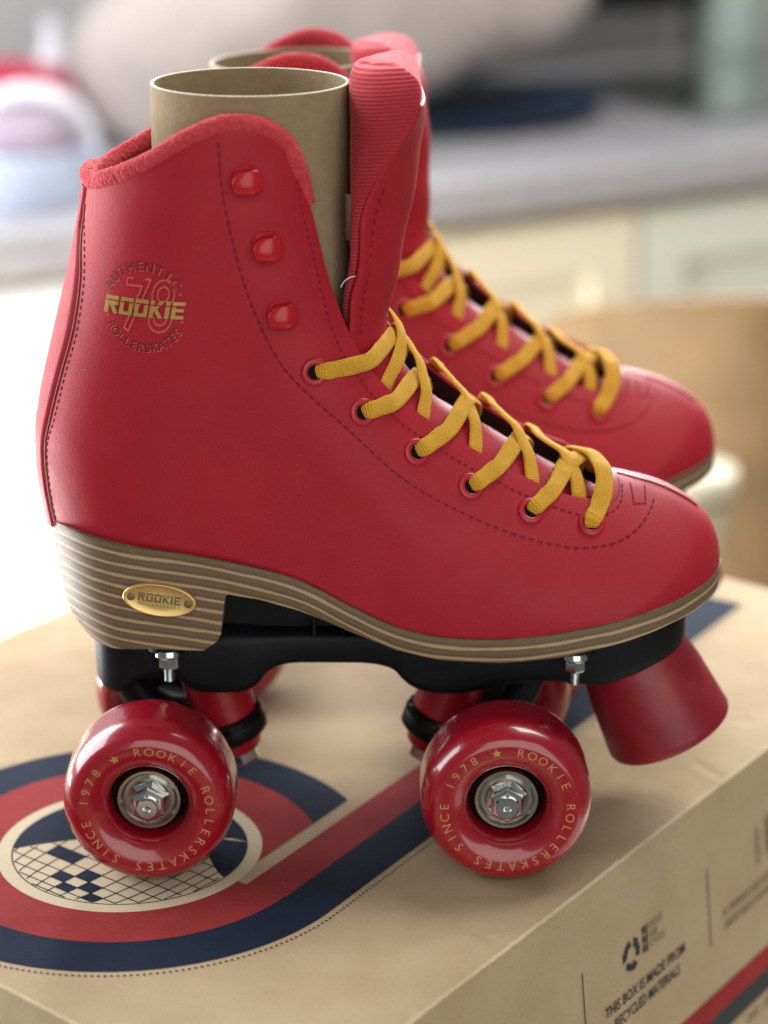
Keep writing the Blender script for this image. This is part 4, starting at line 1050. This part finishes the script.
# ------------------------------------------------------------------ trucks
def cyl(p0, p1, r0, r1, lip=.8, seg=40):
    p0, p1 = Vector(p0), Vector(p1); L = (p1-p0).length
    return lathe([(0, 0), (r0-lip, 0), (r0, lip), (r1, L-lip), (r1-lip, L), (0, L)], p0, p1-p0, seg, cap=False)
AX = {'rear': (-78.9, (-62.5, 53), (-54.0, 29.5), (-92, 52)), 'front': (41.1, (27.5, 53), (18.2, 30.5), (53, 53))}
for key, (ax, ct, cb, pv) in AX.items():
    T_ = B()
    T_.add(*tube([(ax, -30, 29), (ax, 30, 29)], 6.2, 20))
    for s_ in (-1, 1):
        T_.add(*tube([(cb[0]-(cb[0]-ax)*.15, 0, 30), ((cb[0]+ax)/2, s_*9, 31), (ax, s_*20, 30), (ax, s_*26, 29)], [9, 8.5, 8, 7.5], 14))
    T_.add(*tube([(cb[0], 0, cb[1]+1), (ax, 0, 32), ((pv[0]+ax)/2, 0, 41), (pv[0], 0, pv[1])], [9.5, 10.5, 6.5, 5.5], 16))
    dv = Vector((cb[0]-ct[0], 0, cb[1]-ct[1])).normalized()
    mid = Vector((cb[0], 0, cb[1]))
    T_.add(*lathe([(0, -1.5), (11.8, -1.5), (12.7, -.6), (12.9, 2.5), (12.6, 5.6), (11.6, 6.4), (0, 6.4)], mid-dv*4.5, dv, 44, cap=False))
    tr = T_.build('truck', M['plate'], sk0, angle=50)
    B().add(*lathe([(11.6, -2.2), (12.5, -2.5), (13.2, -1.6), (13.2, .2), (12.6, .8)], mid-dv*4.5, dv, 48, cap=False)).build('retaining_cup', M['black_metal'], tr)
    B().add(*cyl((ct[0], 0, ct[1]+3), tuple(mid-dv*6), 11.2, 11.4, 1.4)).build('cushion', M['cushion'], tr)
    B().add(*cyl(tuple(mid+dv*1.6), tuple(mid+dv*7.5), 9.3, 8.2, 1.2)).build('cushion', M['cushion'], tr)
    B().add(*lathe([(0, 7), (5.4, 7), (6.2, 7.8), (6.2, 11.2), (5.4, 12), (0, 12)], mid, dv, 6, cap=False)).build('kingpin_nut', M['steel'], tr, angle=30)

# ------------------------------------------------------------------ wheels
WP_ = [(12.9, -4.0), (13.1, -9.0), (13.5, -11.2), (14.6, -13.4), (16.4, -15.0), (18.2, -15.9), (20.8, -16.4), (23.4, -16.4), (25.4, -15.3), (27.0, -13.2), (28.2, -10.6), (28.85, -7.6), (29.0, -4), (29.0, 0), (29.0, 4), (28.85, 7.6), (28.2, 10.6), (26.9, 13.2), (25.2, 15.2), (23.2, 16.3), (18.2, 16.2), (13.4, 11.2), (12.9, 4)]
WPs = catmull(WP_, 96)
_fc = WPs[(WPs[:, 1] < -10) & (WPs[:, 0] < 26)]; FCr, FCh = _fc[:, 0], -_fc[:, 1]
def make_wheel(ax, side, rot):
    """outer face looks along side*y"""
    c = Vector((ax, side*46.0, 29.0)); yd = Vector((0, side, 0))
    w = B().add(*lathe([(r, -h) for r, h in WPs], c, yd, 120, cap=False)).build('wheel', M['urethane'], sk0, angle=180)
    B().add(*lathe([(4.6, 6.2), (10.0, 6.2), (10.4, 5.6), (12.95, 5.0), (12.95, -12), (5, -12)], c, yd, 60, cap=False)).build('hub', M['black'], w)
    B().add(*lathe([(4.8, 8.0), (6.4, 8.3), (7.3, 7.5), (8.6, 7.5), (9.0, 8.1), (9.6, 8.9), (10.5, 8.9), (10.9, 8.4), (10.9, 5.5)], c, yd, 60, cap=False)).build('bearing', M['shield'], w, angle=40)
    nt_ = B()
    nt_.add(*lathe([(0, 10.2), (5.4, 10.2), (6.9, 9.2), (7.0, 7.6)], c, yd, 6, rot=.3, cap=False))
    nt_.add(*lathe([(5.3, 10.2), (6.0, 10.8), (6.1, 13.6), (5.2, 14.4), (4.3, 14.5), (4.2, 13.8)], c, yd, 6, rot=.52, cap=False))
    nt_.build('axle_nut', M['steel'], w, smooth=False)
    B().add(*lathe([(3.9, 12), (3.9, 15.6), (3.3, 16.3), (1.4, 16.3), (.9, 15.7), (0, 15.6)], c, yd, 30, cap=False)).build('axle_end', M['steel'], w, angle=30)
    txt = 'ROOKIE ROLLERSKATES SINCE 1978 * '; L = B()
    for k, ch_ in enumerate(txt):
        if ch_ == ' ': continue
        th = R(rot)+2*math.pi*k/len(txt)     # clockwise from the top as seen from outside
        if ch_ == '*':
            v = []
            for q in range(10):
                rr = 1.8 if q % 2 == 0 else .75; v.append((rr*math.sin(math.pi*q/5), rr*math.cos(math.pi*q/5)))
            v.append((0, 0)); f = [(q, (q+1) % 10, 10) for q in range(10)]
        else: v, f, _ = glyphs(ch_, 4.3)
        for_face = []
        for x, y in v:
            r_ = 20.9+y; a = th+x/20.9
            hh = float(np.interp(r_, FCr, FCh))+.09
            for_face.append((c.x+(-side)*r_*math.sin(a), c.y+side*hh, c.z+r_*math.cos(a)))
        L.add(for_face, f)
    mesh('wheel_lettering', L.v, L.f, M['wheel_ink'], w, smooth=False)
    return w
make_wheel(-78.9, -1, -7); make_wheel(41.1, -1, 11); make_wheel(-78.9, 1, 60); make_wheel(41.1, 1, 130)

# ------------------------------------------------------------------ toe stop
a0 = Vector((87.5, 0, 60.5)); ad = Vector((.44, 0, -.90)).normalized()
ts = B().add(*lathe([(0, 0), (18.6, 0), (19.3, .6), (21.2, 12), (23.0, 30.4), (23.2, 32.2), (22.7, 33.6), (21, 34.2), (0, 34.2)], a0, ad, 90, cap=False)).build('toe_stop', M['rubber'], sk0, angle=35)

# ------------------------------------------------------------------ cardboard tube in the boot
def paper_tube(name):
    e = empty(name, (0, 0, 0)); L = 108
    b_ = B(); b_.add(*lathe([(31.2, 0), (32.5, 0), (32.5, L)], (0, 0, 0), (0, 0, 1), 120, cap=False), 0)
    b_.add(*lathe([(32.5, L), (32.35, L+.25), (31.35, L+.25), (31.2, L)], (0, 0, 0), (0, 0, 1), 120, cap=False), 1)
    b_.add(*lathe([(31.2, L), (31.2, 0)], (0, 0, 0), (0, 0, 1), 120, cap=False), 0)
    o = b_.build('x', None, None, mats=[M['kraft_tube'], M['kraft_tube_cut']]); bpy.data.objects.remove(e); o.name = name; return o
t1 = paper_tube('cardboard_tube'); t1.location = (-.0436, 0, .1523)
tag(t1, 'cardboard tube standing in the ankle of the nearer red skate', 'tube', 'cardboard tubes inside the boots')

# ------------------------------------------------------------------ second skate and its tube: copies
sk1 = copy_tree(sk0); sk1.location = (.0165, .1375, 0); sk1.rotation_euler = (0, 0, R(-4))
sk1['label'] = 'red roller skate standing behind the nearer one, slightly out of focus'
t2 = t1.copy(); COL.objects.link(t2); t2.location = (-.031, .141, .1402); t2.rotation_euler = (0, R(-2), 0)
t2['label'] = 'cardboard tube in the rear skate, half hidden behind the nearer tube'
def lean_back(o):   # this tongue droops lower and less far forward than the other
    o.data = o.data.copy()
    for p in o.data.vertices:
        h_ = max(0.0, p.co.z-.178)
        if h_ > 0: p.co.x -= .16*h_+.6*h_*h_; p.co.z -= .13*h_
for ch_ in sk1.children:
    if ch_.name.startswith('tongue'):
        lean_back(ch_)
        for q_ in ch_.children: lean_back(q_)
